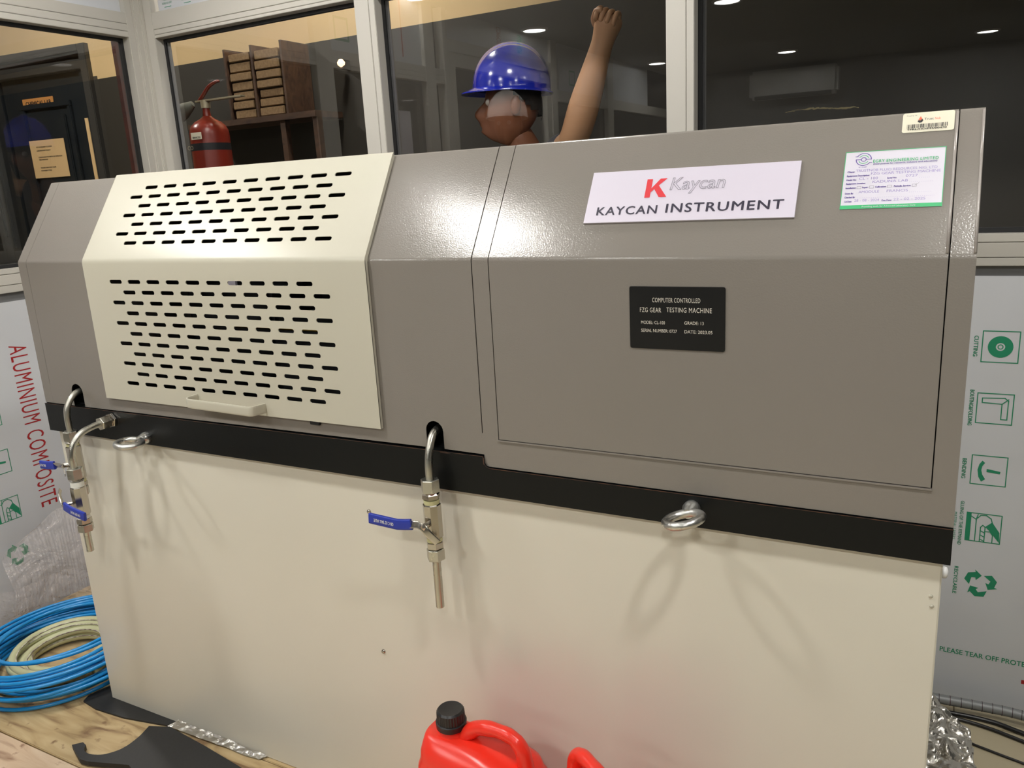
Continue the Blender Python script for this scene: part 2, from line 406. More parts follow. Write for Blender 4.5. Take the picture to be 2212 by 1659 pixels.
# ================================================================== ROOM
XL, YB, ZF, ZC, ZP = -0.73, 1.05, -0.617, 1.80, -0.494     # left wall, back wall, floor, ceiling, platform top
BW = Fr((0, YB+.004, 0), (1, 0, 0), (0, 0, 1))
LW = Fr((XL-.004, 0, 0), (0, 1, 0), (0, 0, 1))
BWd = Fr((0, YB+.004, 0), (0, 0, -1), (1, 0, 0))                 # writing that runs downwards: u=-z, v=x
LWd = Fr((XL-.004, 0, 0), (0, 0, -1), (0, 1, 0))
# floor with tiles
fl = boxes('floor', [((-6, -6.2, ZF-.12), (5, 3.2, ZF-.004))], tiled_floor_mat(), kind='structure')
me = None
for i in range(-8, 5):
    for j in range(-3, 6):
        x0 = 2.020+.4*i; y0 = .5725-.4*j
        if y0 > 1.04 or x0+.4 < XL: continue
        xa = max(x0+.002, XL+.004); yb = min(y0+.398, YB-.004)
        if xa == x0+.002 and yb == y0+.398:
            if me is None:
                bm = bmesh.new(); box(bm, (.002, .002, -.008), (.398, .398, 0), .0015); me = bpy.data.meshes.new('tile'); bm.to_mesh(me); bm.free(); me.materials.append(M_['tile'])
            o = bpy.data.objects.new('tile', me); C.objects.link(o); o.location = (x0, y0, ZF); o.parent = fl
        else:
            boxes('tile', [((xa, y0+.002, ZF-.008), (x0+.398, yb, ZF))], M_['tile'], fl, bev=.0015)
cl = boxes('ceiling', [((XL-.02, -5.6, ZC), (4.2, YB+.1, ZC+.06))], M_['ceiling'], kind='structure')
boxes('wall_rear', [((XL-.1, -5.7, ZF), (4.3, -5.6, ZC))], M_['rear'], kind='structure')
boxes('wall_right', [((4.1, -5.6, ZF), (4.2, YB+.1, ZC))], M_['rear'], kind='structure')
# composite panel walls
wb = boxes('wall_back', [((XL, YB+.004, ZF), (4.1, YB+.03, .523))], M_['panel'], kind='structure')
for x0, x1 in ((-.650, .262), (.318, 1.256), (1.300, 2.47), (2.53, 4.1)):
    boxes('upper_panel', [((x0, YB+.02, 1.462), (x1, YB+.032, ZC))], M_['panel'], wb)
boxes('gasket_channel', [((XL, YB+.008, .523), (4.1, YB+.03, .547))], M_['channel'], wb)
wl = boxes('wall_left', [((XL-.03, -.97, ZF), (XL-.004, YB, .513)), ((XL-.03, -5.6, ZF), (XL-.004, -2.5, .513))], M_['panel'], kind='structure')
for y0, y1 in ((.19, .985), (-.74, .06), (-3.56, -2.6), (-4.7, -3.7)):
    boxes('upper_panel', [((XL-.03, y0, 1.462), (XL-.018, y1, ZC))], M_['panel'], wl)
boxes('upper_panel', [((XL-.03, -2.42, 1.64), (XL-.018, -1.0, ZC))], M_['panel'], wl)
boxes('gasket_channel', [((XL-.03, -.97, .513), (XL-.008, YB, .541))], M_['channel'], wl)
# frames: horizontal rails and posts are trims, each bay a window with its own gasket and pane
def rail_x(n, x0, x1, z0, z1, gz=()):
    bm = bmesh.new(); zs = [z0]+[g for g in gz]+[z1]
    for a, b in zip(zs, zs[1:]): box(bm, (x0, YB-.004, a+.0006), (x1, YB+.05, b-.0006), .0012)
    box(bm, (x0, YB+.001, z0+.002), (x1, YB+.045, z1-.002))
    return bmo('trim_%d' % n, bm, M_['frame'], kind='structure')
def rail_y(n, y0, y1, z0, z1, gz=()):
    bm = bmesh.new(); zs = [z0]+[g for g in gz]+[z1]
    for a, b in zip(zs, zs[1:]): box(bm, (XL-.05, y0, a+.0006), (XL+.004, y1, b-.0006), .0012)
    box(bm, (XL-.045, y0, z0+.002), (XL-.001, y1, z1-.002))
    return bmo('trim_%d' % n, bm, M_['frame'], kind='structure')
rail_x(1, XL+.045, 4.1, 1.375, 1.462, (1.386, 1.404)); rail_x(2, XL+.02, 4.1, .547, .622, (.567, .602))
rail_y(3, -.97, YB-.04, 1.379, 1.462, (1.399, 1.424)); rail_y(4, -.97, YB-.02, .541, .618, (.566, .600))
rail_y(5, -5.6, -2.5, 1.379, 1.462, (1.399,)); rail_y(6, -5.6, -2.5, .541, .618)
rail_y(20, -2.5, -.97, 1.57, 1.64)
def post_b(n, x0, x1, g=None):
    bm = bmesh.new(); xs = [x0]+([g] if g else [])+[x1]
    for a, b in zip(xs, xs[1:]): box(bm, (a+.0005, YB-.006, .547), (b-.0005, YB+.05, ZC), .0015)
    return bmo('trim_%d' % n, bm, M_['frame'], kind='structure')
def post_l(n, y0, y1, z0=.541):
    return boxes('trim_%d' % n, [((XL-.05, y0, z0), (XL+.006, y1, ZC))], M_['frame'], bev=.0015, kind='structure')
post_b(7, .246, .325, .302); post_b(8, 1.241, 1.316, 1.295); post_b(9, 2.47, 2.53); post_b(10, -.703, -.662)
post_l(11, .985, 1.012); post_l(12, .065, .185); post_l(13, -.84, -.74, ZF); post_l(14, -.99, -.94, ZF); post_l(15, -2.52, -2.42, ZF); post_l(16, -3.70, -3.56)
boxes('trim_17', [((XL-.05, 1.012, ZF), (XL+.018, YB+.05, ZC)), ((XL-.01, 1.032, ZF), (-.703, YB+.05, ZC))], M_['frame'], bev=.003, kind='structure')
def bay_b(n, x0, x1):
    w_ = empty('window_%d' % n, ((x0+x1)/2, YB, .622), kind='structure')
    def par(o): o.parent = w_; o.matrix_parent_inverse = Matrix.Translation(w_.location).inverted(); return o
    g = .011; y0, y1 = YB+.030, YB+.046; z0, z1 = .622, 1.375
    par(boxes('gasket', [((x0, y0, z0), (x0+g, y1, z1)), ((x1-g, y0, z0), (x1, y1, z1)), ((x0+g, y0, z0), (x1-g, y1, z0+g)), ((x0+g, y0, z1-g), (x1-g, y1, z1))], M_['gasket']))
    par(boxes('bead', [((x0+g, y0+.006, z0+g), (x0+g+.007, y1, z1-g))], M_['channel']))
    par(boxes('pane', [((x0+.002, YB+.036, z0+.002), (x1-.002, YB+.042, z1-.002))], M_['glass']))
def bay_l(n, y0, y1):
    w_ = empty('window_%d' % n, (XL, (y0+y1)/2, .618), kind='structure')
    def par(o): o.parent = w_; o.matrix_parent_inverse = Matrix.Translation(w_.location).inverted(); return o
    g = .011; x0, x1 = XL-.046, XL-.030; z0, z1 = .618, 1.379
    par(boxes('gasket', [((x0, y0, z0), (x1, y0+g, z1)), ((x0, y1-g, z0), (x1, y1, z1)), ((x0, y0+g, z0), (x1, y1-g, z0+g)), ((x0, y0+g, z1-g), (x1, y1-g, z1))], M_['gasket']))
    par(boxes('pane', [((XL-.042, y0+.002, z0+.002), (XL-.036, y1-.002, z1-.002))], M_['glass']))
bay_l(1, .185, .985); bay_l(2, -.74, .065); bay_l(3, -3.56, -2.52); bay_l(4, -5.6, -3.70)
bay_b(5, -.662, .246); bay_b(6, .325, 1.241); bay_b(7, 1.316, 2.47); bay_b(8, 2.53, 4.1)
sm = bmesh.new()
random.seed(21)
for k in range(46):
    t = k/45; x = 1.540+.168*t; z = .9320+.003*sin(5*t)+random.uniform(-.0015, .0015); r = random.uniform(.0014, .0036)*(1.1 if .3 < t < .95 else .6)
    c_ = sm.verts.new((x, YB+.0352, z)); ring_ = [sm.verts.new((x+r*1.6*cos(a_)*random.uniform(.7, 1.2), YB+.0354, z+r*.7*sin(a_)*random.uniform(.7, 1.2))) for a_ in [2*pi*j/7 for j in range(7)]]
    for j in range(7): sm.faces.new((c_, ring_[j], ring_[(j+1) % 7]))
so_ = bmo('dried_smear', sm, mat('dried_smear', rgb(92, 84, 58), .8)); so_.parent = bpy.data.objects['window_7']; so_.matrix_parent_inverse = Matrix.Translation(bpy.data.objects['window_7'].location).inverted(); so_['kind'] = 'stuff'
# inner aluminium door standing in the left wall (seen as a reflection in the middle pane)
d1 = empty('door_1', (XL, -1.7, ZF), kind='structure')
def parL(o, e): o.parent = e; o.matrix_parent_inverse = Matrix.Translation(e.location).inverted(); return o
parL(boxes('door_frame', [((XL-.04, -.99, ZF), (XL, -1.07, 1.57)), ((XL-.04, -2.42, ZF), (XL, -2.34, 1.57)), ((XL-.04, -2.34, 1.49), (XL, -1.07, 1.57)), ((XL-.04, -2.34, .2), (XL, -1.07, .3))], M_['frame']), d1)
parL(boxes('door_panel', [((XL-.03, -2.34, ZF), (XL-.015, -1.07, .2))], M_['panel']), d1)
parL(boxes('pane', [((XL-.03, -2.34, .3), (XL-.024, -1.07, 1.49))], M_['glass']), d1)
# ---- print on the walls
def icon(n, k, fr_d, par):
    """k = top z of the square, n = kind; fr_d runs downwards (u = -z, v = sideways)"""
    P = Print(fr_d, .0004); u0 = -k; v0 = n[1]; s = .0755; W = .0023
    P.line([(u0, v0), (u0+s, v0), (u0+s, v0+s), (u0, v0+s)], W, True)
    c = (u0+s/2, v0+s/2); kind = n[0]
    f = lambda a, b: (u0+s*b, v0+s*a)      # a across (sideways), b down, both 0..1
    if kind == 'cut': P.ring(c[0], c[1], .0095, .0262, n=32); P.ring(c[0], c[1], .0040, .0062, n=20)
    if kind == 'fold':
        P.line([f(.14, .16), f(.76, .13), f(.86, .22), f(.86, .84), f(.69, .84), f(.69, .33), f(.14, .31)], W, True); P.line([f(.69, .33), f(.86, .17)], W)
    if kind == 'bend':
        P.ring(*f(.62, .5), .024, .034, 215, 325, 10) if False else P.poly([f(.30, .17), f(.38, .24), f(.31, .36), f(.29, .5), f(.33, .66), f(.42, .80), f(.31, .90), f(.22, .74), f(.18, .5), f(.22, .30)])
        P.poly([f(.44, .44), f(.83, .50), f(.82, .58), f(.44, .55)])
    if kind == 'glue':
        P.poly([f(0, 0), f(.13, 0), f(.13, 1), f(0, 1)]); P.line([f(.32, .04), f(.28, .2), f(.28, 1)], W); P.line([f(.13, .12), f(.28, .22)], W)
        P.line([f(.28, .2), f(.40, .06), f(.56, .04), f(.70, .14), f(.74, .28), f(.56, .46)], W)
        P.poly([f(.74, .26), f(.56, .46), f(.70, .60), f(.98, .96), f(.97, .60)])
        P.line([f(.42, 1), f(.42, .48), f(.48, .40), f(.55, .46), f(.55, 1)], W)
        for b in (.6, .75, .9): P.line([f(.42, b), f(.55, b+.07)], W)
        P.line([f(.55, .62), f(.70, .60), f(.78, .72), f(.78, 1)], W)
    if kind == 'recycle':
        P.V = []; P.F = []
        cx, cy = c
        for a in (0, 120, 240):
            q = []
            for x, y in ((-.006, .036), (.014, .036), (.024, .022), (.030, .026), (.022, .006), (.004, .012), (.010, .016), (.006, .024), (-.014, .020)):
                t = R(a+38); q.append((cx+(x*cos(t)-y*sin(t)), cy+(x*sin(t)+y*cos(t))))
            P.poly(q)
    P.done('printed_icon', M_['tealink'], par)
for k, z in enumerate((.393, .240, .081, -.072, -.225)):
    kd = ('cut', 'fold', 'bend', 'glue', 'recycle')[k]
    icon((kd, 2.012 if kd != 'recycle' else 2.016), z, BWd, wb)
P = Print(BWd, .0004)
P.text('CUTTING', -.381, -.330, 1.9945, .0088, bold=.015); P.text('BOUTING&FOLDING', -.247, -.156, 1.9955, .0088, bold=.015); P.text('BENDING', -.070, -.017, 1.9920, .0088, bold=.015)
P.text('GLUING OF THE FITMAND', .043, .163, 1.9960, .0078, bold=.01); P.text('MATERIAL LAYERS', .075, .150, 1.9830, .0070); P.text('RECYCLABLE', .224, .301, 1.9945, .0085, bold=.015)
P.done('lettering', M_['tealink'], wb)
P = Print(BW, .0004); P.text('PLEASE TEAR OFF PROTECTIVE FILM', 1.9765, 2.255, -.4745, .0135, bold=.01); P.done('lettering', M_['tealink'], wb)
P = Print(BW, .0004); P.rect(2.165, -.5235, 2.24, -.5125); P.done('printed_bar', M_['redprint'], wb)
for (kd, z) in (('cut', .358), ('fold', .205), ('bend', .047), ('glue', -.113), ('recycle', -.270)):
    icon((kd, .203), z, LWd, wl)
P = Print(LWd, .0004); P.text('ALUMINIUM COMPOSITE', -.373, .186, .349, .056, bold=.0, spacing=1.16); P.done('lettering', M_['redprint'], wl)
# green small print on the upper panels; larger print further along the left wall
P = Print(Fr((0, YB+.02, 0), (1, 0, 0), (0, 0, 1)), .0006)
for dx in (0, .100):
    P.rect(-.618+dx, 1.4755, -.583+dx, 1.4775)
    P.text('ADDRESS NO. 6 (0877)', -.628+dx, -.578+dx, 1.4860, .0062); P.text('MULTIFORM', -.620+dx, -.585+dx, 1.4980, .0062)
P.done('lettering', M_['tealink'], wb)
P = Print(Fr((XL-.018, 0, 0), (0, 0, -1), (0, 1, 0)), .0008)
P.text('COMPOSITE', -1.78, -1.50, -.30, .07); P.text('PANEL', -1.78, -1.60, -.45, .05); P.text('ALUMINIUM', -1.78, -1.66, -2.0, .07)
for y in (.0, -1.45, -2.8): P.line([(-1.62, y-.1), (-1.52, y-.1), (-1.52, y), (-1.62, y)], .012, True)
P.done('lettering', M_['tealink'], wl)
P = Print(Fr((XL-.018, 0, 0), (0, 0, -1), (0, 1, 0)), .0008); P.text('COMPOSITE', -1.79, -1.66, -1.7, .06); P.line([(-1.78, -.56), (-1.50, -.56)], .01); P.done('lettering', M_['redprint'], wl)
# ================================================================== CORRIDOR BEHIND THE GLASS
wf = boxes('wall_far', [((-2.3, 2.0, ZF), (4.3, 2.1, 1.482))], M_['dado'], kind='structure')
boxes('upper_band', [((-2.3, 2.0, 1.482), (4.3, 2.1, 2.5))], M_['beige'], wf)
boxes('ceiling_corridor', [((-6, 1.10, 2.5), (4.3, 2.7, 2.56)), ((-6, -3, 2.5), (XL-.06, 1.10, 2.56))], M_['ceiling'], kind='structure')
boxes('wall_corridor_end', [((-6, -3, ZF), (-5.9, 2, 2.5))], M_['beige'], kind='structure')
wd = empty('wall_lab', (-2.3, 2.0, 0), R(6), kind='structure')
boxes('dado_panel', [((-.035, 0, ZF), (.02, .1, 1.5)), ((-4, 0, ZF), (-1.72, .1, 1.5))], M_['dado'], wd)
boxes('upper_band', [((-.03, 0, 1.5), (.02, .1, 2.5)), ((-1.72, 0, 1.673), (-.03, .1, 2.5)), ((-4, 0, 1.5), (-1.72, .1, 2.5))], M_['beige'], wd)
dr = empty('door_2', (-2.3, 2.0, ZF), R(6), kind='structure'); q = -ZF
def dz(a): return a-ZF
boxes('door_frame', [((-.085, -.03, 0), (-.03, .12, dz(1.673))), ((-1.72, -.03, 0), (-1.66, .12, dz(1.673))), ((-1.66, -.03, dz(1.635)), (-.085, .12, dz(1.673))), ((-1.66, -.01, dz(1.545)), (-.085, .1, dz(1.60)))], M_['doorframe'], dr, bev=.004)
boxes('transom', [((-1.66, .03, dz(1.60)), (-.085, .06, dz(1.635)))], M_['shelf'], dr)
for xa, xb in ((-.80, -.15), (-1.50, -.83)):
    lf = boxes('door_leaf', [((xa, .03, 0), (xb, .07, dz(1.545)))], M_['door'], dr)
    for za, zb in ((dz(.60), dz(1.367)), (dz(-.45), dz(.45))):
        bm = bmesh.new()
        box(bm, (xa+.13, .012, zb), (xb-.11, .032, zb+.03), .004); box(bm, (xa+.13, .012, za-.03), (xb-.11, .032, za), .004)
        box(bm, (xa+.13, .012, za), (xa+.16, .032, zb), .004); box(bm, (xb-.14, .012, za), (xb-.11, .032, zb), .004)
        bmo('moulding', bm, M_['door'], lf)
        boxes('raised_panel', [((xa+.19, .016, za+.04), (xb-.17, .034, zb-.04))], M_['door'], lf, bev=.006)
boxes('stile', [((-.15, .01, 0), (-.085, .06, dz(1.545)))], M_['door'], dr, bev=.004)
boxes('pale_strip', [((-.112, -.034, dz(.3)), (-.088, -.03, dz(1.282)))], M_['notice'], dr)  # light-yellow strip on the door frame
DF = Fr((-2.3+.03*sin(R(6)), 2.0-.03*cos(R(6)), 0), (cos(R(6)), sin(R(6)), 0), (0, 0, 1))
def flat_sign(name, fr, x0, z0, x1, z1, th, m, r=0.0, **kw):
    bm = bmesh.new(); pts = rrect(x0, z0, x1, z1, r, 4) if r else [(x0, z0), (x1, z0), (x1, z1), (x0, z1)]
    n = len(pts); lo = [bm.verts.new(fr.p(a, b, 0)) for a, b in pts]; hi = [bm.verts.new(fr.p(a, b, th)) for a, b in pts]
    bm.faces.new(lo[::-1]); bm.faces.new(hi)
    for i in range(n): bm.faces.new((lo[i], lo[(i+1) % n], hi[(i+1) % n], hi[i]))
    return bmo(name, bm, m, **kw)
DF2 = Fr(DF.o-DF.n*.022, DF.u, DF.v)
so = flat_sign('door_sign', Fr(DF.o-DF.n*.055, DF.u, DF.v), -.644, 1.372, -.394, 1.430, .004, M_['signorange'], label='orange CHEMICAL LAB name sign on the dark door', cat='sign')
P = Print(Fr(DF.o-DF.n*.051, DF.u, DF.v), .0008); P.text('CHEMICAL LAB', -.620, -.412, 1.388, .025, bold=.02); P.done('lettering', M_['blackink'], so)
no = flat_sign('notice', Fr(DF.o-DF.n*.040, DF.u, DF.v), -.637, .979, -.352, 1.194, .002, M_['notice'], label='peach paper notice taped to the dark door below the name sign', cat='notice')
P = Print(Fr(DF.o-DF.n*.038, DF.u, DF.v), .0008)
P.text('ACT IN REGARD TO GOOD', -.585, -.455, 1.152, .007, bold=.02); P.text('LABORATORY POLICY', -.585, -.470, 1.132, .007, bold=.02)
P.text('COMMUNICATE WITH US THROUGH', -.580, -.385, 1.094, .007, bold=.02); P.text('THE WINDOW', -.580, -.505, 1.080, .007, bold=.02)
P.text('THANK YOU FOR YOUR', -.578, -.450, 1.034, .007, bold=.02); P.text('COOPERATION', -.578, -.490, 1.018, .007, bold=.02)
P.done('lettering', M_['blackink'], no)
# reddish timber post with a pale edge
tp = boxes('timber_post', [((-1.105, 1.20, ZF), (-1.032, 1.27, 2.5))], M_['timber'], label='red-brown timber post between the dark door and the corner of the glass room', cat='post')
boxes('edge_strip', [((-1.029, 1.20, ZF), (-1.016, 1.23, 2.5))], M_['notice'], tp)
# corridor lamps
def area(name, loc, size, W, col=(1, .9, .76)):
    l = bpy.data.lights.new(name, 'AREA'); l.shape = 'DISK'; l.size = size; l.energy = W; l.color = col
    o = bpy.data.objects.new(name, l); C.objects.link(o); o.location = loc
    return o
def ceiling_disc(x, y, z, r, m, label, group=None, cat='ceiling light'):
    e = empty('downlight', (x, y, z), label=label, cat=cat, group=group)
    bm = bmesh.new(); lathe(bm, [(r+.018, 0), (r+.018, -.006), (r+.004, -.012), (r, -.008), (r, 0)], 32); bmo('trim_ring', bm, M_['ring'], e, smooth=30)
    bm = bmesh.new(); lathe(bm, [(r-.001, -.004), (r-.001, -.0085)], 32); bmo('lens', bm, m, e)
    return e
for k, (x, y, ww) in enumerate(((-2.1, .75, 1.0), (-.3, 1.55, .07))):
    e = ceiling_disc(x, y, 2.5, .09, M_['lens'], ('round corridor ceiling light outside the left wall near the dark door', 'round corridor ceiling light behind the fire extinguisher')[k])
    a = area('lamp', (0, 0, -.02), .18, CORRIDOR_W*ww*2.2); a.parent = e
# ================================================================== ROOM DOWNLIGHTS
rows = [(-.70, -.62, 'above the hose end of the machine'), (.56, -.56, 'above the slotted cover'), (2.20, -.62, 'above the sticker end of the machine'),
        (-.63, -1.97, 'nearest the aluminium door'), (.66, -1.99, 'in the middle of the room'), (2.15, -1.99, 'behind the camera'),
        (-.52, -4.30, 'at the far end beside the left wall'), (.58, -4.57, 'at the far end in front of the air conditioner'), (2.12, -4.80, 'at the far end by the rear wall')]
rows += [(-.05, .42, 'added above the plastic heap to brighten the back wall'), (1.0, .45, 'added behind the brand sign to brighten the window frames'), (2.40, .45, 'added above the grey conduit to brighten the right panel')]  # unseen row, added to throw more light on the back wall
for x, y, s in rows: ceiling_disc(x, y, ZC, .075, M_['lens' if y < 0 else 'lens_fill'], 'round recessed ceiling downlight '+s, group='recessed downlights of the lab room')
# air conditioner on the rear wall
ac = empty('air_conditioner', (.50, -5.6, 1.48), label='white split air conditioner high on the rear wall, reflected in the right pane', cat='air conditioner')
boxes('body', [((-.42, 0, 0), (.42, .2, .27))], M_['ac'], ac, bev=.03); boxes('outlet_flap', [((-.36, .15, -.004), (.36, .203, .03))], M_['dark'], ac)
# ================================================================== MACHINE
L = 1.95; ZB_ = .678; SL = .21426; SD = Vector((0, .11887/SL, .17826/SL)); SN = Vector((0, -SD.z, SD.y))
machine = empty('gear_testing_machine', (0, 0, 0), label='grey and cream gear testing machine with slotted cover standing on the wooden platform', cat='machine')
RB = .004
def hmap(off=0.0):
    """unfolded hood: v<=ZB_ on the upright front, above it up the slope, then the flat top; off = proud of the skin"""
    FN = Vector((0, -1, 0)); TN = Vector((0, 0, 1))
    def f(u, v):
        if v <= ZB_-RB: p, n = Vector((u, 0, v)), FN
        elif v < ZB_+RB:
            t = (v-(ZB_-RB))/(2*RB); n = (FN*(1-t)+SN*t).normalized()
            a = Vector((u, 0, ZB_-RB)); b = Vector((u, 0, ZB_)); c = b+SD*RB
            p = a*(1-t)**2+b*2*t*(1-t)+c*t*t
        elif v <= ZB_+SL-RB: p, n = Vector((u, 0, ZB_))+SD*(v-ZB_), SN
        elif v < ZB_+SL+RB:
            t = (v-(ZB_+SL-RB))/(2*RB); n = (SN*(1-t)+TN*t).normalized(); T = Vector((u, 0, ZB_))+SD*SL
            a = T-SD*RB; c = T+Vector((0, RB, 0)); p = a*(1-t)**2+T*2*t*(1-t)+c*t*t
        else: p, n = Vector((u, .11887+(v-ZB_-SL), .85626)), TN
        return p+n*off, n
    return f
BL = [ZB_-RB, ZB_-RB/3, ZB_+RB/3, ZB_+RB, ZB_+SL-RB, ZB_+SL-RB/3, ZB_+SL+RB/3, ZB_+SL+RB]
def blines(x0, x1, v0=0, v1=9): return [((x0, b), (x1, b)) for b in BL if v0 < b < v1]
VT = ZB_+SL+.58            # back edge of the flat top
def arch(x0, x1, z0, zt):
    c = (x0+x1)/2; r = (x1-x0)/2
    return [(x0, z0)]+[(c-r*cos(R(a)), zt-r+r*sin(R(a))) for a in range(0, 181, 15)]+[(x1, z0)]
# left hood (with opening behind the cover, two pipe ports)
a1 = arch(.1105, .1520, .3385, .393); a2 = arch(1.1185, 1.1550, .3440, .394)
cover_open = [(.275, .40), (1.000, .40), (1.000, ZB_+.185), (.275, ZB_+.185)]
outer = [(.0318, .3385)]+a1+a2[:-1]+[(1.1550, .3440), (1.2343, .3430), (1.2343, VT), (.0318, VT)]
hood = sheet('hood', outer, [cover_open], blines(.0318, 1.2343), hmap(), .0016, M_['hood'], machine)
# end strip on the left and the end cheeks
sheet('end_strip', [(0, .3385), (.0306, .3385), (.0306, VT), (0, VT)], [], blines(0, .0306), hmap(), .0016, M_['hood'], machine)
sheet('seam_cover', [(.0300, .3385), (.0325, .3385), (.0325, .385), (.0300, .385)], [], [], hmap(-.0001), .0016, M_['hood'], machine)
# right hood frame with the access door opening
outer = [(1.2362, .3440), (1.2362, .3260), (1.2395, .3225), (1.2450, .3215), (L, .3210), (L, VT), (1.2362, VT)]
hood2 = sheet('hood_frame', outer, [[(1.2660, .3715), (1.9213, .3715), (1.9213, VT-.03), (1.2660, VT-.03)]], blines(1.2362, L), hmap(), .0016, M_['hood'], machine)
sheet('seam_cover', [(1.2330, .3428), (1.2375, .3428), (1.2375, .3815), (1.2330, .3815)], [], [], hmap(-.0001), .0016, M_['hood'], machine)
door_ = sheet('access_door', [(1.2678, .3735), (1.9197, .3735), (1.9197, VT-.032), (1.2678, VT-.032)], [], blines(1.2678, 1.9197), hmap(.0004), .0018, M_['hood'], machine)
boxes('door_lip', [((1.2662, -.0022, .3700), (1.9213, .0050, .3722))], M_['hood'], machine)
for x, y_, nm in ((1.9183, .0018, 'rolled_edge'), (L-.0018, .0012, 'rolled_edge')):
    bm = bmesh.new(); tube(bm, [Vector((x, 0, ZB_))+SD*t+SN*y_*.35 for t in (.004, .07, .14, SL-.004)], .0019, 12); bmo(nm, bm, M_['edge'], machine, smooth=True)  # tubes in a lighter grey put the bright edge highlight into the colour
# cheeks, back and dark backing
prof = [(0.0016, .325), (0.0016, ZB_), (.1195, .8550), (.698, .8550), (.698, .325)]
for nm, xa, xb in (('end_cheek', .0002, .0022), ('end_cheek', L-.0022, L-.0002)):
    bm = bmesh.new(); prism(bm, prof, xa, xb, Matrix(((0, 0, 1, 0), (1, 0, 0, 0), (0, 1, 0, 0), (0, 0, 0, 1)))); bmo(nm, bm, M_['hood'], machine)
boxes('back_sheet', [((0, .699, .27), (L, .701, .8550))], M_['hood'], machine)
# inner works glimpsed through the slots
boxes('shade_backing', [((.02, .45, .34), (1.93, .46, .84)), ((.02, .02, .336), (1.93, .45, .340)), ((1.255, .005, .345), (1.262, .45, .64))], M_['dark'], machine)  # black sheets stand in for the shade inside the hood
boxes('gearbox', [((.36, .16, .345), (.62, .34, .60)), ((.66, .12, .345), (.94, .30, .545))], M_['dark'], machine, bev=.01)
boxes('inner_plate', [((.565, .09, .615), (.600, .095, .66))], M_['sign_white'], machine)
bm = bmesh.new(); cyl(bm, (.62, .06, .538), (.93, .06, .538), .006, 12); bmo('brass_rod', bm, M_['brass'], machine, smooth=True)
# unseen black sheet behind the door, standing in for shade in the gaps
sheet('shade_backing', [(1.24, .35), (1.945, .35), (1.945, ZB_+SL), (1.24, ZB_+SL)], [], blines(1.24, 1.945), hmap(-.012), .001, M_['dark'], machine)
sheet('shade_backing', [(.004, .35), (.26, .35), (.26, ZB_+SL), (.004, ZB_+SL)], [], blines(.004, .26), hmap(-.02), .001, M_['dark'], machine) if False else None
# slotted cover
slots = []
def slot_row(x0, v, n=10, pitch=.05885):
    for i in range(n):
        c = x0+i*pitch; slots.append(rrect(c-.0198, v-.0042, c+.0198, v+.0042, .0040, 3))
for k in range(7): slot_row(.3872 if k % 2 == 0 else .3495, ZB_+.1755-.02262*k)
for k in range(11): slot_row(.3510 if k % 2 == 0 else .3895, .6360-.02243*k)
cov_out = [(.2490, .3705), (1.0245, .3705), (1.0245, ZB_-.001), (1.0185, ZB_+.2125), (.2505, ZB_+.2125), (.2490, ZB_-.001)]
cover = sheet('slotted_cover', cov_out, slots, blines(.248, 1.0250, 0, ZB_+.2), hmap(.0085), .0016, M_['cover'], machine, label='cream cover pierced with rows of slots')
rim = bmesh.new()
f_ = hmap(.0085); g_ = hmap(.0008)
lp = [(.2490, .3705), (1.0245, .3705), (1.0245, ZB_-RB), (1.0245, ZB_+RB), (1.0185, ZB_+.2105), (.2505, ZB_+.2105), (.2490, ZB_+RB), (.2490, ZB_-RB)]
ra = [rim.verts.new(f_(*p)[0]) for p in lp]; rb = [rim.verts.new(g_(*p)[0]) for p in lp]
for i in range(len(lp)):
    if i == 4: continue
    j = (i+1) % len(lp); rim.faces.new((ra[i], ra[j], rb[j], rb[i]))
bmo('folded_edge', rim, M_['cover'], cover)
# cover handle: flat strip bent into a bow
bm = bmesh.new()
path = catmull([(.551, -.009, .3925), (.552, -.030, .3925), (.560, -.043, .3925), (.580, -.045, .3920), (.650, -.045, .3910), (.720, -.045, .3895), (.737, -.043, .3892), (.742, -.032, .3888), (.741, -.009, .3870)], 5)
tube(bm, path, .0100, 12, flat=(1.0, .20, (0, 0, 1)), sq=.4); bmo('handle', bm, M_['cover'], cover, smooth=35)
boxes('latch', [((.851, -.006, .3625), (.875, 0, .3720))], M_['dark'], machine, bev=.001)
# black steel band with rusty top edge
zt1 = .3395; zt2 = .3195
bm = bmesh.new(); bandp = [(0, .268), (L, .268), (L, zt2), (1.2475, zt2), (1.2410, zt2+.002), (1.2365, zt2+.008), (1.2350, .340), (0, zt1-.003)]
prism(bm, bandp, -.0, .60, Matrix(((1, 0, 0, 0), (0, 0, 1, -.0032), (0, 1, 0, 0), (0, 0, 0, 1)))); bmo('base_band', bm, M_['band'], machine)
P = Print(Fr((0, -.0034, 0), (1, 0, 0), (0, 0, 1)), .0002)
for a, b in zip(bandp[2:], bandp[3:]): P.line([a, b], .0011)
P.rect(1.2350, .3255, 1.2372, .3380); P.rect(1.147, .337, 1.168, .3405)
P.done('rusty_edge', M_['rust'], machine)
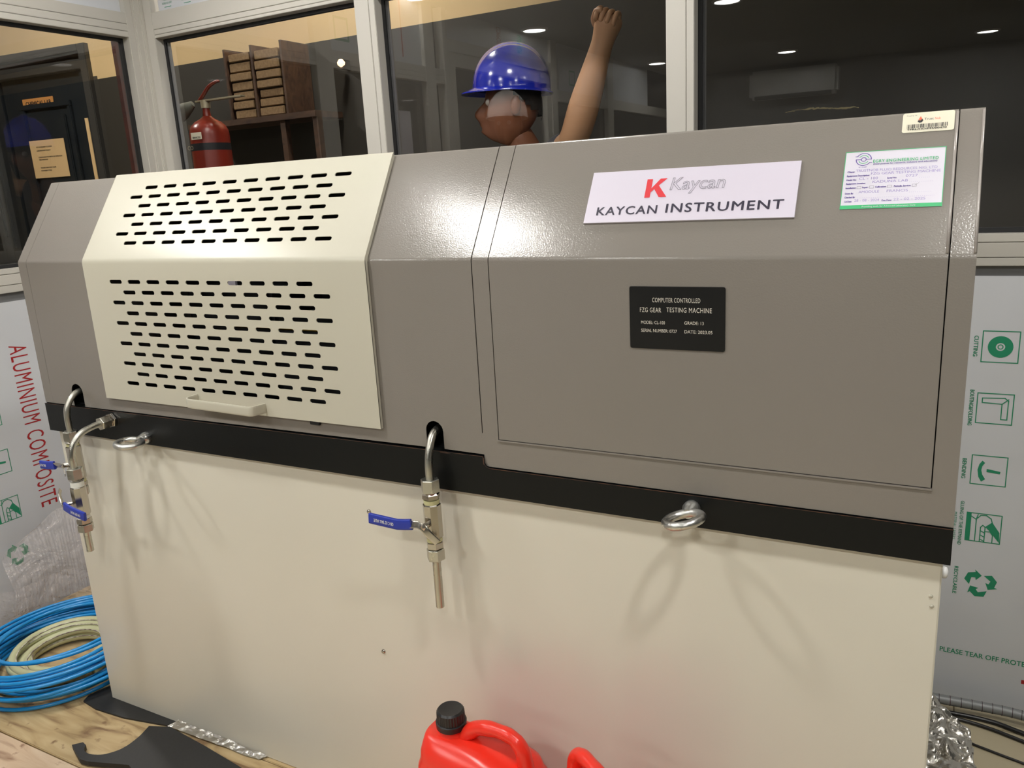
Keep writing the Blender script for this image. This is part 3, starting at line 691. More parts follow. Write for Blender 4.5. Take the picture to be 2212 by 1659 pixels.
# cream cabinet below
XC0, XC1, YC = .0125, 1.9415, .0100
cab = boxes('cabinet', [((XC0, YC, ZP+.0002), (XC1, .66, .268))], M_['cabinet'], machine, bev=.002, label='glossy cream lower cabinet')
for x, z, r in ((.9577, .1885, .0048), (.9575, -.1175, .0048)):
    bm = bmesh.new(); lathe(bm, [(r, 0), (r*.95, r*.35), (r*.7, r*.7), (r*.25, r*.85)], 14, Matrix.Translation((x+.004, YC, z+.003)) @ orient((0, -1, 0)))
    bmo('screw', bm, M_['chrome'], cab, smooth=40)
for x, z in ((1.930, .2120), (1.932, .1970)):
    bm = bmesh.new(); lathe(bm, [(.003, 0), (.0026, .001), (.0012, .002)], 10, Matrix.Translation((x, YC, z)) @ orient((0, -1, 0))); bmo('rivet', bm, M_['cover'], cab, smooth=True)
bm = bmesh.new(); lathe(bm, [(.006, 0), (.009, .003), (.008, .007), (.003, .009)], 14, Matrix.Translation((XC1, .07, .222)) @ orient((1, 0, 0))); bmo('knob', bm, M_['ring'], cab, smooth=True)
# eye bolts
def eye_bolt(x, z, tilt, s=1.0):
    bm = bmesh.new()
    n = 40; pts = [Vector((.0255*s*sin(2*pi*k/n), -.047-.0245*s*cos(2*pi*k/n), 0)) for k in range(n)]
    tube(bm, pts, .0066*s, 12, True)
    lathe(bm, [(.0130, 0), (.0135, .008), (.0115, .012), (.0075, .026)], 20, orient((0, -1, 0)))
    bm.transform(Matrix.Translation((x, -.0034, z)) @ Matrix.Rotation(tilt, 4, 'Y'))
    bmo('eye_bolt', bm, M_['galv'], machine, smooth=50)
eye_bolt(.360, .2860, R(4), 1.05); eye_bolt(1.6010, .2990, R(-14), 1.05)
# valve assemblies
def hexn(bm, a, b, r): cyl(bm, a, b, r, 6, bev=.0012, rot=R(15))
def valve(x, y, ztop, zn1, zr, zt, zb0, zb1, zt1_, zn2a, zn2b, zend, pipe, lever, tape, label, rod=.0078, rb=.0166):
    e = empty('valve_assembly', (0, 0, 0)); e.parent = machine; e['label'] = label
    bm = bmesh.new(); tube(bm, catmull(pipe, 8), .0072, 16); bmo('bent_pipe', bm, M_['steel'], e, smooth=True)
    for a, b in ((ztop, zn1), (zn2a, zn2b)):
        bm = bmesh.new(); hexn(bm, (x, y, b), (x, y, a), .0170); bmo('hex_nut', bm, M_['steel'], e)
    bm = bmesh.new(); lathe(bm, [(.013, zr), (.0162, zr+.003), (.0162, zn1-.004), (.013, zn1)], 6, Matrix.Translation((x, y, 0)), R(-12)); bmo('fitting', bm, M_['chrome'], e)
    bm = bmesh.new(); lathe(bm, [(.013, zn2a), (.0162, zn2a+.003), (.0162, zt1_-.002), (.0135, zt1_)], 6, Matrix.Translation((x, y, 0)), R(8)); bmo('fitting', bm, M_['chrome'], e)
    bm = bmesh.new(); cyl(bm, (x, y, zb0), (x, y, zr), .0142, 20); bmo('thread_tape', bm, tape, e, smooth=40)
    bm = bmesh.new(); cyl(bm, (x, y, zt1_), (x, y, zb1), .0142, 20); bmo('thread_tape', bm, tape, e, smooth=40)
    bm = bmesh.new(); lathe(bm, [(rb-.002, zb1), (rb, zb1+.002), (rb, zb0-.002), (rb-.002, zb0)], 8, Matrix.Translation((x, y, 0)), R(22)); bmo('valve_body', bm, M_['chrome'], e)
    bm = bmesh.new(); lathe(bm, [(rod, zend), (rod, zn2b)], 18, Matrix.Translation((x, y, 0))); bmo('outlet_tube', bm, M_['steel'], e, smooth=40)
    px, py, pz = lever['pivot']
    bm = bmesh.new(); cyl(bm, (x, y, pz), (px, py, pz), .0055, 14); lathe(bm, [(.0065, 0), (.0065, .004), (.003, .006)], 6, Matrix.Translation((px, py, pz)) @ orient(Vector((px-x, py-y, 0)))); bmo('valve_stem', bm, M_['chrome'], e, smooth=30)
    def strip(pts, hw, th):
        b2 = bmesh.new(); P3 = [Vector(q) for q in pts]
        tube(b2, P3, 1.0, 12, flat=(hw, th, lever.get('up', (0, 0, 1))), sq=.35); return b2
    bmo('lever', strip(lever['plate'], .0068, .0012), M_['chrome'], e, smooth=35)
    bmo('lever_sleeve', strip(lever['sleeve'], .0100, .0032), M_['blue'], e, smooth=35)
    # lettering on the sleeve (as on the grip, upside down)
    sl_ = [Vector(q_) for q_ in lever['sleeve']]; s0, s1 = max(zip(sl_, sl_[1:]), key=lambda ab: (ab[1]-ab[0]).length) 
    if (s1-s0).x < 0: s0, s1 = s1, s0
    d = (s0-s1).normalized(); nn = Vector((d.y, -d.x, 0)).normalized()
    if nn.y > 0: nn = -nn
    v_ = nn.cross(d)
    fr = Fr(s1+nn*.0036, d, v_); PP = Print(fr, .0004); Ls = (s0-s1).length
    PP.text(lever['txt'], Ls*.12, Ls*.9, -.003, .006, bold=.02); PP.done('lettering', M_['whiteink'], e)
    return e
valve(1.140, -.032, .297, .273, .259, .0, .2515, .1865, .1795, .1640, .1430, .0475,
      [(1.137, .035, .374), (1.137, .012, .377), (1.1385, -.010, .370), (1.1400, -.025, .350), (1.1405, -.032, .322), (1.1405, -.032, .294)],
      dict(pivot=(1.1365, -.0565, .2155), plate=[(1.1600, -.052, .187), (1.1470, -.058, .203), (1.1365, -.0600, .2155), (1.1260, -.0600, .2190), (1.1080, -.0590, .2165)],
           sleeve=[(1.1120, -.0590, .2170), (1.0980, -.0600, .2150), (1.0850, -.0640, .2150), (1.0300, -.0650, .2180), (1.0235, -.065, .2185)], txt='ON C 1/2" BALL VALVE'),
      M_['tape2'], 'pipe outlet with open blue-lever valve hanging at the middle')
valve(.1345, -.037, .2885, .266, .258, .0, .253, .170, .163, .150, .130, .100,
      [(.132, .035, .372), (.132, .012, .375), (.1335, -.012, .369), (.1345, -.030, .350), (.1345, -.037, .325), (.1345, -.037, .286)],
      dict(pivot=(.1080, -.050, .2045), plate=[(.1230, -.062, .186), (.1080, -.0545, .2035), (.0840, -.0540, .2035), (.0700, -.0540, .2015)],
           sleeve=[(.0750, -.0540, .2020), (.0500, -.0545, .1990), (.0220, -.0550, .1985)], txt='BALL VALVE'),
      M_['tape2'], 'rear pipe outlet at the hose end with its blue lever pointing away')
vb = valve(.2465, -.113, .2365, .2125, .206, .0, .194, .1260, .1190, .1040, .0870, .0375,
      [(.2480, -.030, .3160), (.2480, -.055, .3150), (.2478, -.083, .3080), (.2470, -.104, .2900), (.2465, -.113, .2640), (.2465, -.113, .2330)],
      dict(pivot=(.2260, -.138, .1560), plate=[(.2080, -.130, .1870), (.2130, -.137, .1790), (.2260, -.142, .1560), (.2400, -.1450, .1560)],
           sleeve=[(.2360, -.1450, .1570), (.2620, -.1480, .1515), (.3060, -.1500, .1460), (.3120, -.150, .1450)], txt='ON OFF VALVE'),
      M_['tape'], 'front pipe outlet at the hose end with white tape and a blue lever')
bm = bmesh.new(); hexn(bm, (.2480, -.0032, .3163), (.2480, -.010, .3163), .0175); bmo('hex_nut', bm, M_['chrome'], vb)
bm = bmesh.new(); hexn(bm, (.2480, -.0135, .3163), (.2480, -.036, .3155), .0155); bmo('hex_nut', bm, M_['steel'], vb)
bm = bmesh.new(); cyl(bm, (.2480, -.009, .3163), (.2480, -.015, .3163), .012, 16); bmo('thread_tape', bm, M_['chrome'], vb)
# name plates and stickers
HF = Fr((0, 0, 0), (1, 0, 0), (0, 0, 1)); HS = Fr((0, 0, ZB_), (1, 0, 0), SD)
def at_h(fr, h): return Fr(fr.o+fr.n*h, fr.u, fr.v)
np_ = flat_sign('nameplate', at_h(HF, .0004), 1.5060, .5442, 1.6477, .6370, .0014, M_['plate_black'], r=.003, parent=machine, label='black engraved nameplate')
P = Print(at_h(HF, .0018), .0003)
P.text('COMPUTER CONTROLLED', 1.5412, 1.6122, .6140, .0066, spacing=1.1); P.text('FZG GEAR', 1.5222, 1.5545, .5990, .0068, spacing=1.1); P.text('TESTING MACHINE', 1.5625, 1.6288, .5998, .0068, spacing=1.1)
P.text('MODEL: CL-100', 1.5236, 1.5600, .5815, .0046); P.text('GRADE: 13', 1.5890, 1.6173, .5822, .0046)
P.text('SERIAL NUMBER: 0727', 1.5236, 1.5780, .5694, .0046); P.text('DATE: 2023.05', 1.5892, 1.6298, .5694, .0046); P.done('lettering', M_['plateink'], np_)
bs = flat_sign('brand_sign', at_h(HS, .0006), 1.4225, .0590, 1.7318, .1480, .0030, M_['sign_white'], parent=machine, label='white brand sign with a red letter K')
f3 = at_h(HS, .0036)
P = Print(f3, .0003); KU, KV, KH = 1.5128, .0990, .0318
for pg in ([(0, 0), (.0085, 0), (.0085, 1), (0, 1)],): pass
P.poly([(KU, KV), (KU+.0085, KV), (KU+.0085, KV+KH), (KU, KV+KH)])
P.poly([(KU+.0085, KV+.0120), (KU+.0215, KV+KH), (KU+.0325, KV+KH), (KU+.0085, KV+.0035)]) if False else P.poly([(KU+.0080, KV+.0150), (KU+.0205, KV+KH), (KU+.0310, KV+KH), (KU+.0165, KV+.0175), (KU+.0080, KV+.0085)])
P.poly([(KU+.0128, KV+.0150), (KU+.0192, KV+.0205), (KU+.0340, KV), (KU+.0225, KV)]); P.done('lettering', M_['red'], bs)
P = Print(f3, .0003); P.text('KAYCAN', 1.4408, 1.5362, .0718, .0135, bold=.011, spacing=1.14); P.text('INSTRUMENT', 1.5492, 1.7160, .0725, .0145, bold=.011, spacing=1.14); P.done('lettering', M_['navy'], bs)
P = Print(f3, .0004); P.text('Kaycan', 1.5500, 1.6310, .1105, .0205, outline=.010, shear=.12); P.done('lettering', M_['greyink'], bs)
sv = flat_sign('service_sticker', at_h(HS, .0006), 1.7883, .0699, 1.9080, .1576, .0005, M_['sticker'], parent=machine, label='white and green service record sticker')
f4 = at_h(HS, .0011)
P = Print(f4, .0003); P.rect(1.7883, .0699, 1.9080, .0755); P.text('EGRY ENGINEERING LIMITED', 1.8230, 1.9005, .1395, .0043, bold=.012, spacing=1.1)
for a0, a1_ in ((20, 150), (200, 330)): P.ring(1.8112, .1452, .0058, .0066, a0, a1_, 14)
P.line([(1.7883, .1576), (1.9080, .1576)], .0008); P.line([(1.7883, .07), (1.7883, .1576)], .0008); P.line([(1.9080, .07), (1.9080, .1576)], .0008)
P.done('lettering', M_['tagreen'], sv)
P = Print(f4, .0004); cx, cy = 1.8112, .1452
P.ring(cx, cy, .0025, .0034, n=20); P.ring(cx, cy, .0088, .0098, -5, 150, 18); P.ring(cx, cy, .0088, .0098, 180, 325, 18)
P.line([(cx-.0093, cy), (cx-.003, cy)], .0009); P.line([(cx+.003, cy), (cx+.0093, cy)], .0009)
P.line([(cx-.0080, cy+.0048), (cx-.0102, cy+.0046)], .0008); P.line([(cx+.0078, cy-.0052), (cx+.0102, cy-.0052)], .0008)
P.text('(Instruments for research, industry and education)', 1.8235, 1.8990, .1362, .0022, bold=.012); P.text('RC 376889', 1.8060, 1.8160, .1325, .0015)
for s_, a, b, v in (('Client:', 1.7925, 1.8018, .1254), ('Equipment Description:', 1.7925, 1.8205, .1192), ('Model No:', 1.7925, 1.8048, .1130), ('Serial No:', 1.8420, 1.8535, .1136),
                    ('Equipment Location:', 1.7925, 1.8165, .1072), ('Installation:', 1.7925, 1.8055, .1006), ('Repair:', 1.8130, 1.8205, .1008), ('Calibration:', 1.8285, 1.8420, .1008), ('Periodic Service:', 1.8510, 1.8710, .1008),
                    ('Done By:', 1.7925, 1.8030, .0922), ('Checked By:', 1.7925, 1.8055, .0864), ('Cal Date:', 1.7925, 1.8020, .0801), ('Due Date:', 1.8380, 1.8500, .0801)):
    P.text(s_, a, b, v, .0023, bold=.03)
P.done('lettering', M_['violet'], sv)
P = Print(f4, .0003)
for s_, a, b, v in (('TRUSTNOB FLUID RESOURCES NIG. LTD', 1.8030, 1.9000, .1262), ('FZG GEAR TESTING MACHINE', 1.8220, 1.9040, .1208), ('CL - 100', 1.8080, 1.8310, .1138), ('0727', 1.8640, 1.8780, .1150),
                    ('KADUNA LAB', 1.8250, 1.8670, .1082), ('AMODULE', 1.8090, 1.8340, .0934), ('FRANCIS', 1.8430, 1.8680, .0934), ('28 - 08 - 2024', 1.8050, 1.8350, .0806), ('22 - 02 - 2025', 1.8520, 1.8890, .0806)):
    P.text(s_, a, b, v, .0036)
for a, b, v in ((1.808, 1.900, .0858), (1.870, 1.895, .0918), (1.869, 1.896, .1070), (1.880, 1.893, .1130)):
    k = a
    while k < b: P.rect(k, v, k+.0005, v+.0005); k += .0022
P.done('handwriting', M_['violet2'], sv)
P = Print(f4, .0005)
for u in (1.8065, 1.8218, 1.8432, 1.8725): P.line([(u, .1002), (u+.0050, .1002), (u+.0050, .1036), (u, .1036)], .0003, True)
P.line([(1.8755, .1020), (1.8800, .1055)], .0003); P.done('tick_boxes', M_['greyink'], sv)
P = Print(f4, .0006); P.text('Providing tools for Advanced Laboratory Care', 1.8150, 1.8780, .0718, .0022); P.done('lettering', M_['sticker'], sv)
st = flat_sign('asset_sticker', at_h(HS, .0006), 1.8542, .1828, 1.9154, .2132, .0005, M_['sticker2'], r=.003, parent=machine, label='small cream property sticker with a barcode')
P = Print(f4, .0003); P.text('Property Of', 1.8590, 1.8710, .2080, .0016)
random.seed(3); k = 1.8600
while k < 1.9070:
    wd_ = random.choice((.0003, .0005, .0008)); P.rect(k, .1890, k+wd_, .1950); k += wd_+random.choice((.0003, .0005, .0010))
P.text('TPRL/HO/PM/00470', 1.8600, 1.9070, .1860, .0024, bold=.02); P.text('Trust', 1.8800, 1.8910, .2005, .0034)
P.poly([(1.8722, .1985), (1.8745, .1970), (1.8775, .1975), (1.8788, .2005), (1.8775, .2030), (1.8755, .2000), (1.8730, .2010)]); P.done('lettering', M_['blackink'], st)
P = Print(f4, .0004); P.text('Nob', 1.8925, 1.8990, .2005, .0034); P.poly([(1.8728, .2012), (1.8755, .2070), (1.8768, .2040), (1.8778, .2032), (1.8755, .2004)]); P.done('lettering', M_['orange'], st)
# ================================================================== PLATFORM AND THINGS ON THE FLOOR
pf = empty('wooden_platform', (0, 0, ZF), label='low wooden plank platform under the machine', cat='platform')
def parT(o, e): o.parent = e; o.matrix_parent_inverse = Matrix.Translation(e.location).inverted(); return o
ys = [-.68, -.52, -.355, -.2015, .0, .19, .38, .56, .735]
for k, (a, b) in enumerate(zip(ys, ys[1:])):
    x1 = 2.052-.02*abs(k-4)/4*(1 if k > 4 else 0)
    pl = boxes('plank', [((-.66, a+.0012, ZP-.022), (x1, b-.0012, ZP-(0 if k != 2 else .0015)))], M_['plank' if k not in (2, 1, 0) else 'plank2'], bev=.0015)
    parT(pl, pf)
for x in (-.6, .3, 1.2, 1.98):
    parT(boxes('bearer', [((x-.04, -.66, ZF), (x+.04, .72, ZP-.022))], M_['plank']), pf)
# black steel foot strip and hooked bracket
def plate(name, pts, z0, z1, m, bev=.001, **kw):
    bm = bmesh.new(); prism(bm, pts, z0, z1)
    return bmo(name, bm, m, **kw)
plate('steel_strip', [(-.046, -.034), (-.056, -.012), (-.052, .008), (-.030, .070), (.0115, .070), (.0115, .0095), (.275, .0095), (.272, .003), (.262, -.009), (.200, -.021), (.120, -.036), (.015, -.042)], ZP, ZP+.0045, M_['blackplate'],
      label='black steel strip projecting from under the cream cabinet beside the hoses', cat='steel strip')
hk = [(.112, -.171), (.129, -.153), (.146, -.157), (.151, -.164), (.163, -.1725), (.187, -.1735), (.216, -.162), (.236, -.139), (.243, -.118), (.243, -.095), (.240, -.075), (.230, -.043), (.282, -.023), (.420, -.037), (.563, -.056), (.80, -.085), (.80, -.30), (.308, -.160), (.206, -.193), (.180, -.196), (.164, -.191), (.140, -.182)]
hk = hk[:3]+[(v.x, v.y) for v in catmull([(x, y, 0) for x, y in hk[3:12]], 5)]+hk[12:]
plate('hook_plate', hk, ZP+.0048, ZP+.0170, M_['blackplate'], label='black steel plate with a curved hook lying on the planks', cat='bracket')
# foil tucked along the cabinet foot
def crumple(name, corners, nu, nv, amp, m, seed, thick=.0, freq=18, drop=None, **kw):
    a, b, c, d = [Vector(v) for v in corners]; bm = bmesh.new(); g = []
    nrm = (b-a).cross(d-a).normalized()
    for j in range(nv+1):
        row = []
        for i in range(nu+1):
            s, t = i/nu, j/nv; p = (a*(1-s)+b*s)*(1-t)+(d*(1-s)+c*s)*t
            q = Vector((p.x*freq+seed, p.y*freq, p.z*freq)); h = noise.noise(q)+.5*noise.noise(q*2.3)
            p = p+nrm*amp*abs(h)*1.3+Vector((noise.noise(q+Vector((5, 0, 0))), noise.noise(q+Vector((0, 9, 0))), noise.noise(q+Vector((0, 0, 13)))))*amp*.6
            if drop: p = drop(s, t, p)
            row.append(bm.verts.new(p))
        g.append(row)
    for j in range(nv):
        for i in range(nu): bm.faces.new((g[j][i], g[j][i+1], g[j+1][i+1], g[j+1][i]))
    return bmo(name, bm, m, **kw)
crumple('foil_strip', [(.262, -.014, ZP+.006), (.566, -.008, ZP+.003), (.580, .008, ZP+.006), (.275, .008, ZP+.014)], 60, 10, .005, M_['foil'], 3, label='torn strip of silver foil tucked along the cabinet foot beside the hook', cat='foil')
def fdrop(s, t, p): return p
crumple('foil_sheet', [(1.944, .56, ZP+.006), (2.048, .56, ZP+.010), (2.040, .74, ZP+.010), (1.944, .80, ZP+.050)], 36, 60, .016, M_['foil'], 11, freq=22,
        label='crumpled silver foil sheet between the cabinet and the tiled floor', cat='foil')
crumple('foil_scrap', [(2.012, .64, ZP+.005), (2.052, .63, ZP-.01), (2.046, .70, ZP-.005), (2.010, .715, ZP+.008)], 16, 16, .010, M_['foil'], 31, freq=30,
        label='small folded scrap of foil on the end of the plank', cat='foil')
# jerrycans
def jerrycan(loc, rz, H, label, sx=1.0):
    e = empty('jerrycan', loc, rz, label=label, cat='jerrycan', group='red jerrycans in front of the cabinet')
    bm = bmesh.new(); W, D = .118*sx, .068
    def sec(z, w, d, cx=0.0, n=40, ex=4.0):
        out = []
        for i in range(n):
            a = 2*pi*i/n; ca, sa = cos(a), sin(a)
            x = w*math.copysign(abs(ca)**(2/ex), ca); y = d*math.copysign(abs(sa)**(2/ex), sa); out.append(bm.verts.new((cx+x, y, z)))
        return out
    S = [(0, .90, .88, 0), (.012, 1, 1, 0), (.10, 1, 1, 0), (.11, .975, .96, 0), (.13, .975, .96, 0), (.14, 1, 1, 0), (H-.135, 1, 1, 0), (H-.125, .975, .955, 0), (H-.115, .97, .95, 0), (H-.105, .985, .97, 0),
         (H-.095, .97, .95, 0), (H-.087, .93, .90, -.002), (H-.080, .92, .88, -.002), (H-.070, .90, .86, -.004), (H-.058, .80, .74, -.014), (H-.048, .62, .58, -.034), (H-.043, .45, .46, -.052), (H-.042, .30, .40, -.058)]
    rg = [sec(z, W*a, D*b, c) for z, a, b, c in S]
    for a, b in zip(rg, rg[1:]):
        for i in range(40): bm.faces.new((a[i], a[(i+1) % 40], b[(i+1) % 40], b[i]))
    bm.faces.new(rg[0][::-1]); bm.faces.new(rg[-1])
    bmo('body', bm, M_['redplastic'], e, smooth=True)
    nx = -.062*sx
    bm = bmesh.new(); lathe(bm, [(.040, H-.062), (.034, H-.053), (.0265, H-.043), (.0225, H-.033), (.0225, H-.018)], 32, Matrix.Translation((nx, 0, 0))); bmo('neck', bm, M_['redplastic'], e, smooth=True)
    bm = bmesh.new(); n = 64; rings = []
    for r, z, k in ((.0270, H-.032, 0), (.0275, H-.022, 0), (.0245, H-.021, 1), (.0240, H-.002, 1), (.0215, H+.0015, 0), (.0200, H+.001, 0)):
        rings.append([bm.verts.new((nx+(r+(.0008 if k and i % 2 else 0))*cos(2*pi*i/n), (r+(.0008 if k and i % 2 else 0))*sin(2*pi*i/n), z)) for i in range(n)])
    for a, b in zip(rings, rings[1:]):
        for i in range(n): bm.faces.new((a[i], a[(i+1) % n], b[(i+1) % n], b[i]))
    bm.faces.new(rings[0][::-1]); bm.faces.new(rings[-1]); bmo('cap', bm, M_['cap'], e, smooth=25)
    pts = catmull([(nx+.026, 0, H-.054), (nx+.038, 0, H-.034), (nx+.062, 0, H-.016), (nx+.100, 0, H-.009), (nx+.130, 0, H-.013), (nx+.146, 0, H-.030), (nx+.151, 0, H-.055), (nx+.157, 0, H-.092)], 8)
    bm = bmesh.new(); tube(bm, pts, .0118, 16, rfun=lambda t: .0118+.0022*abs(cos(pi*t))+.0006*sin(40*t)*(t < .6)); bmo('handle', bm, M_['redplastic'], e, smooth=True)
    return e
jerrycan((1.262, -.118, ZP), R(-4), .397, 'red plastic jerrycan with a black ribbed cap in front of the cream cabinet')
jerrycan((1.517, -.172, ZP), R(145), .410, 'red plastic jerrycan whose cap is out of view, only its handle showing', .9)
# hose coils
def coil(name, cx, cy, turns, r0, r1, z0, z1, rad, m, seed, label, cat, tiltx=0, tilty=0, per=44, wob=.012):
    random.seed(seed); bm = bmesh.new(); pts = []
    ph = [random.uniform(0, 6.28) for _ in range(turns+2)]
    N = turns*per
    tg = [(random.uniform(r0, r1), random.uniform(-wob, wob), random.uniform(-wob, wob)) for _ in range(turns+2)]
    for i in range(N+1):
        k = i/per; j = int(k); f = k-j; f = f*f*(3-2*f)
        a = 2*pi*k
        rr, ox, oy = [tg[j][q_]*(1-f)+tg[j+1][q_]*f for q_ in range(3)]
        zz = z0+(z1-z0)*k/turns + .006*sin(a*1.0+ph[j % len(ph)]*.0)+(.5+.5*cos(a-tiltx))*tilty*(k/turns)
        pts.append(Vector((cx+ox+rr*cos(a), cy+oy+rr*.98*sin(a), zz)))
    tube(bm, pts, rad, 10)
    return bmo(name, bm, m, smooth=True, label=label, cat=cat), pts
hc, hp = coil('air_hose', -.266, .072, 17, .178, .252, ZP+.007, ZP+.085, .0052, M_['bluehose'], 5, 'coiled bright blue air hose lying beside the cream cabinet', 'hose', tiltx=R(-20), tilty=.040, wob=.018)
gc, gp = coil('water_hose', -.268, .075, 6, .085, .160, ZP+.012, ZP+.058, .0112, M_['greenhose'], 9, 'coiled pale green reinforced hose inside the blue hose coil', 'hose', wob=.014)
bm = bmesh.new(); tube(bm, [p+Vector((-.25*(p.x+.268), -.25*(p.y-.075), 0)).normalized()*.0102+Vector((0, 0, .0050)) for p in gp], .0016, 5); bmo('printed_stripe', bm, M_['stripe'], gc, smooth=True)
# cardboard and clear plastic heap by the left wall
cd = boxes('cardboard_box', [((-.69, .50, ZP), (-.20, .70, -.235))], M_['card'], bev=.004, label='pinkish cardboard box showing through the clear plastic', cat='box')
def curtain(name, plan, tops, bots, nu, nv, amp, m, seed, blg=.055, **kw):
    P_ = catmull([(x, y, 0) for x, y in plan], 24); T_ = catmull([(t, 0, 0) for t in tops], 24); B_ = catmull([(t, 0, 0) for t in bots], 24)
    bm = bmesh.new(); g = []; N = len(P_)
    for j in range(nv+1):
        row = []; t = j/nv
        for i in range(nu+1):
            k = i/nu; q = P_[min(int(k*(N-1)), N-1)]; zt_ = T_[min(int(k*(len(T_)-1)), len(T_)-1)].x; zb_ = B_[min(int(k*(len(B_)-1)), len(B_)-1)].x
            tn = (P_[min(int(k*(N-1))+1, N-1)]-P_[max(int(k*(N-1))-1, 0)]).normalized(); nn = Vector((tn.y, -tn.x, 0))
            z = zb_+(zt_-zb_)*t; p = Vector((q.x, q.y, z)); w_ = p*1.0+Vector((seed, seed*.7, 0))
            rd = 0
            for fq, am in ((4, 1.0), (9, .62), (19, .30), (41, .06)):
                rd += am*(1-2*abs(noise.noise(w_*fq+Vector((noise.noise(w_*3)*1.5, 0, 0)))))
            bulge = blg*sin(pi*min(1, t*1.05))*(1-.3*t)
            p += nn*(amp*rd*.5+bulge)+Vector((0, 0, amp*.9*noise.noise(w_*9+Vector((0, 4, 0)))*(t if t < 1 else 1.6)))
            p.z = max(p.z, ZP+.002); p.x = max(p.x, XL+.008)
            row.append(bm.verts.new(p))
        g.append(row)
    for j in range(nv):
        for i in range(nu): bm.faces.new((g[j][i], g[j][i+1], g[j+1][i+1], g[j+1][i]))
    return bmo(name, bm, m, smooth=True, **kw)
PL = [(-.712, .10), (-.70, .20), (-.655, .30), (-.58, .385), (-.46, .425), (-.30, .435), (-.10, .44)]
PL = [(-.715, .17), (-.70, .27), (-.66, .37), (-.60, .44), (-.48, .475), (-.30, .48), (-.10, .48)]
curtain('plastic_sheet', PL, [-.29, -.22, -.175, -.165, -.18, -.25, -.32], [ZP]*7, 230, 110, .032, M_['film'], 4, label='crumpled clear plastic sheeting behind the blue hose coil by the left wall', cat='plastic sheet')
PL2 = [(-.700, .02), (-.66, .12), (-.62, .20), (-.565, .275), (-.49, .325), (-.40, .355), (-.24, .375), (-.08, .38)]
curtain('plastic_sheet', PL2, [-.40, -.38, -.36, -.35, -.38, -.40, -.42], [ZP]*7, 200, 60, .018, M_['film'], 8, .022, label='lower fold of clear plastic sheeting slumped in front of the taller one', cat='plastic sheet')
# conduit and cables behind the machine on the right
def run_tube(name, pts, r, m, label, cat, seg=14, n=14):
    bm = bmesh.new(); tube(bm, catmull(pts, n), r, seg); return bmo(name, bm, m, smooth=True, label=label, cat=cat)
cpts = [(1.60, 1.010, ZF+.034), (1.85, 1.003, ZF+.034), (1.972, .998, ZF+.034), (2.089, 1.005, ZF+.034), (2.174, 1.004, ZF+.034), (2.40, .98, ZF+.030)]
cd2 = run_tube('flexible_conduit', cpts, .0125, M_['conduit'], 'grey ringed flexible conduit along the foot of the right wall', 'conduit')
bm = bmesh.new(); cc = catmull(cpts, 24); acc = 0
for a, b in zip(cc, cc[1:]):
    acc += (b-a).length
    if acc > .0205:
        acc = 0; cyl(bm, a, a+(b-a).normalized()*.0016, .0130, 14)
bmo('seam_rings', bm, M_['seam'], cd2, kind='stuff')
run_tube('power_cable', [(1.60, 1.000, ZF+.0062), (1.90, .982, ZF+.0062), (1.975, .985, ZF+.0062), (2.093, .990, ZF+.0062), (2.177, .968, ZF+.0062), (2.4, .90, ZF+.0062)], .0060, M_['cable'], 'thick black cable directly below the grey conduit', 'cable')
run_tube('power_cable', [(1.60, .988, ZF+.005), (1.90, .968, ZF+.005), (2.05, .968, ZF+.005), (2.177, .935, ZF+.005), (2.4, .85, ZF+.005)], .0048, M_['cable'], 'second black cable lying on the tiles in front of the thick one', 'cable')
run_tube('thin_cable', [(1.70, .92, ZF+.0035), (2.00, .900, ZF+.0035), (2.068, .879, ZF+.0035), (2.166, .853, ZF+.0035), (2.35, .81, ZF+.0035)], .0032, M_['cable'], 'thin black cable crossing the beige tiles beside the plank end', 'cable')
# ================================================================== THINGS BEHIND THE GLASS
cbn = empty('storage_cabinet', (-.62, 1.33, ZF), label='dark storage cabinet that carries the fire extinguisher behind the glass', cat='cabinet')
ZE = .52
boxes('body', [((-.24, -.19, 0), (.24, .19, ZE-ZF))], M_['doorframe'], cbn, bev=.004); boxes('door', [((-.22, -.20, .05), (.22, -.19, ZE-ZF-.04))], M_['door'], cbn)
fe = empty('fire_extinguisher', (-.678, 1.25, ZE), label='red carbon dioxide fire extinguisher standing behind the left back pane', cat='fire extinguisher')
bm = bmesh.new(); lathe(bm, [(.072, 0), (.0755, .004), (.0755, 1.045-ZE), (.0735, 1.062-ZE), (.066, 1.078-ZE), (.050, 1.094-ZE), (.028, 1.106-ZE), (.016, 1.116-ZE), (.013, 1.140-ZE), (.013, 1.150-ZE)], 40); bmo('cylinder', bm, M_['ext'], fe, smooth=40)
bm = bmesh.new(); lathe(bm, [(.0758, .985-ZE), (.0758, 1.012-ZE)], 40); bmo('black_band', bm, M_['dark'], fe, smooth=40)
bm = bmesh.new(); cyl(bm, (0, 0, 1.146-ZE), (0, 0, 1.176-ZE), .018, 16); bmo('valve_head', bm, M_['pale'], fe, smooth=40)
bm = bmesh.new(); box(bm, (-.045, -.012, 1.170-ZE), (.205, .012, 1.177-ZE), .002); bmo('carrying_handle', bm, M_['pale'], fe)
bm = bmesh.new(); tube(bm, catmull([(-.03, 0, 1.176-ZE), (-.005, 0, 1.195-ZE), (.03, 0, 1.222-ZE), (.065, 0, 1.235-ZE), (.085, 0, 1.238-ZE)], 5), .009, 10, flat=(1, .6, (0, 1, 0))); bmo('squeeze_lever', bm, M_['ext'], fe, smooth=True)
bm = bmesh.new(); lathe(bm, [(.012, 0), (.020, .02), (.030, .05), (.032, .075), (.028, .076)], 20, Matrix.Translation((-.045, -.02, 1.165-ZE)) @ orient((-.8, -.3, -.45))); bmo('horn', bm, M_['horn'], fe, smooth=40)
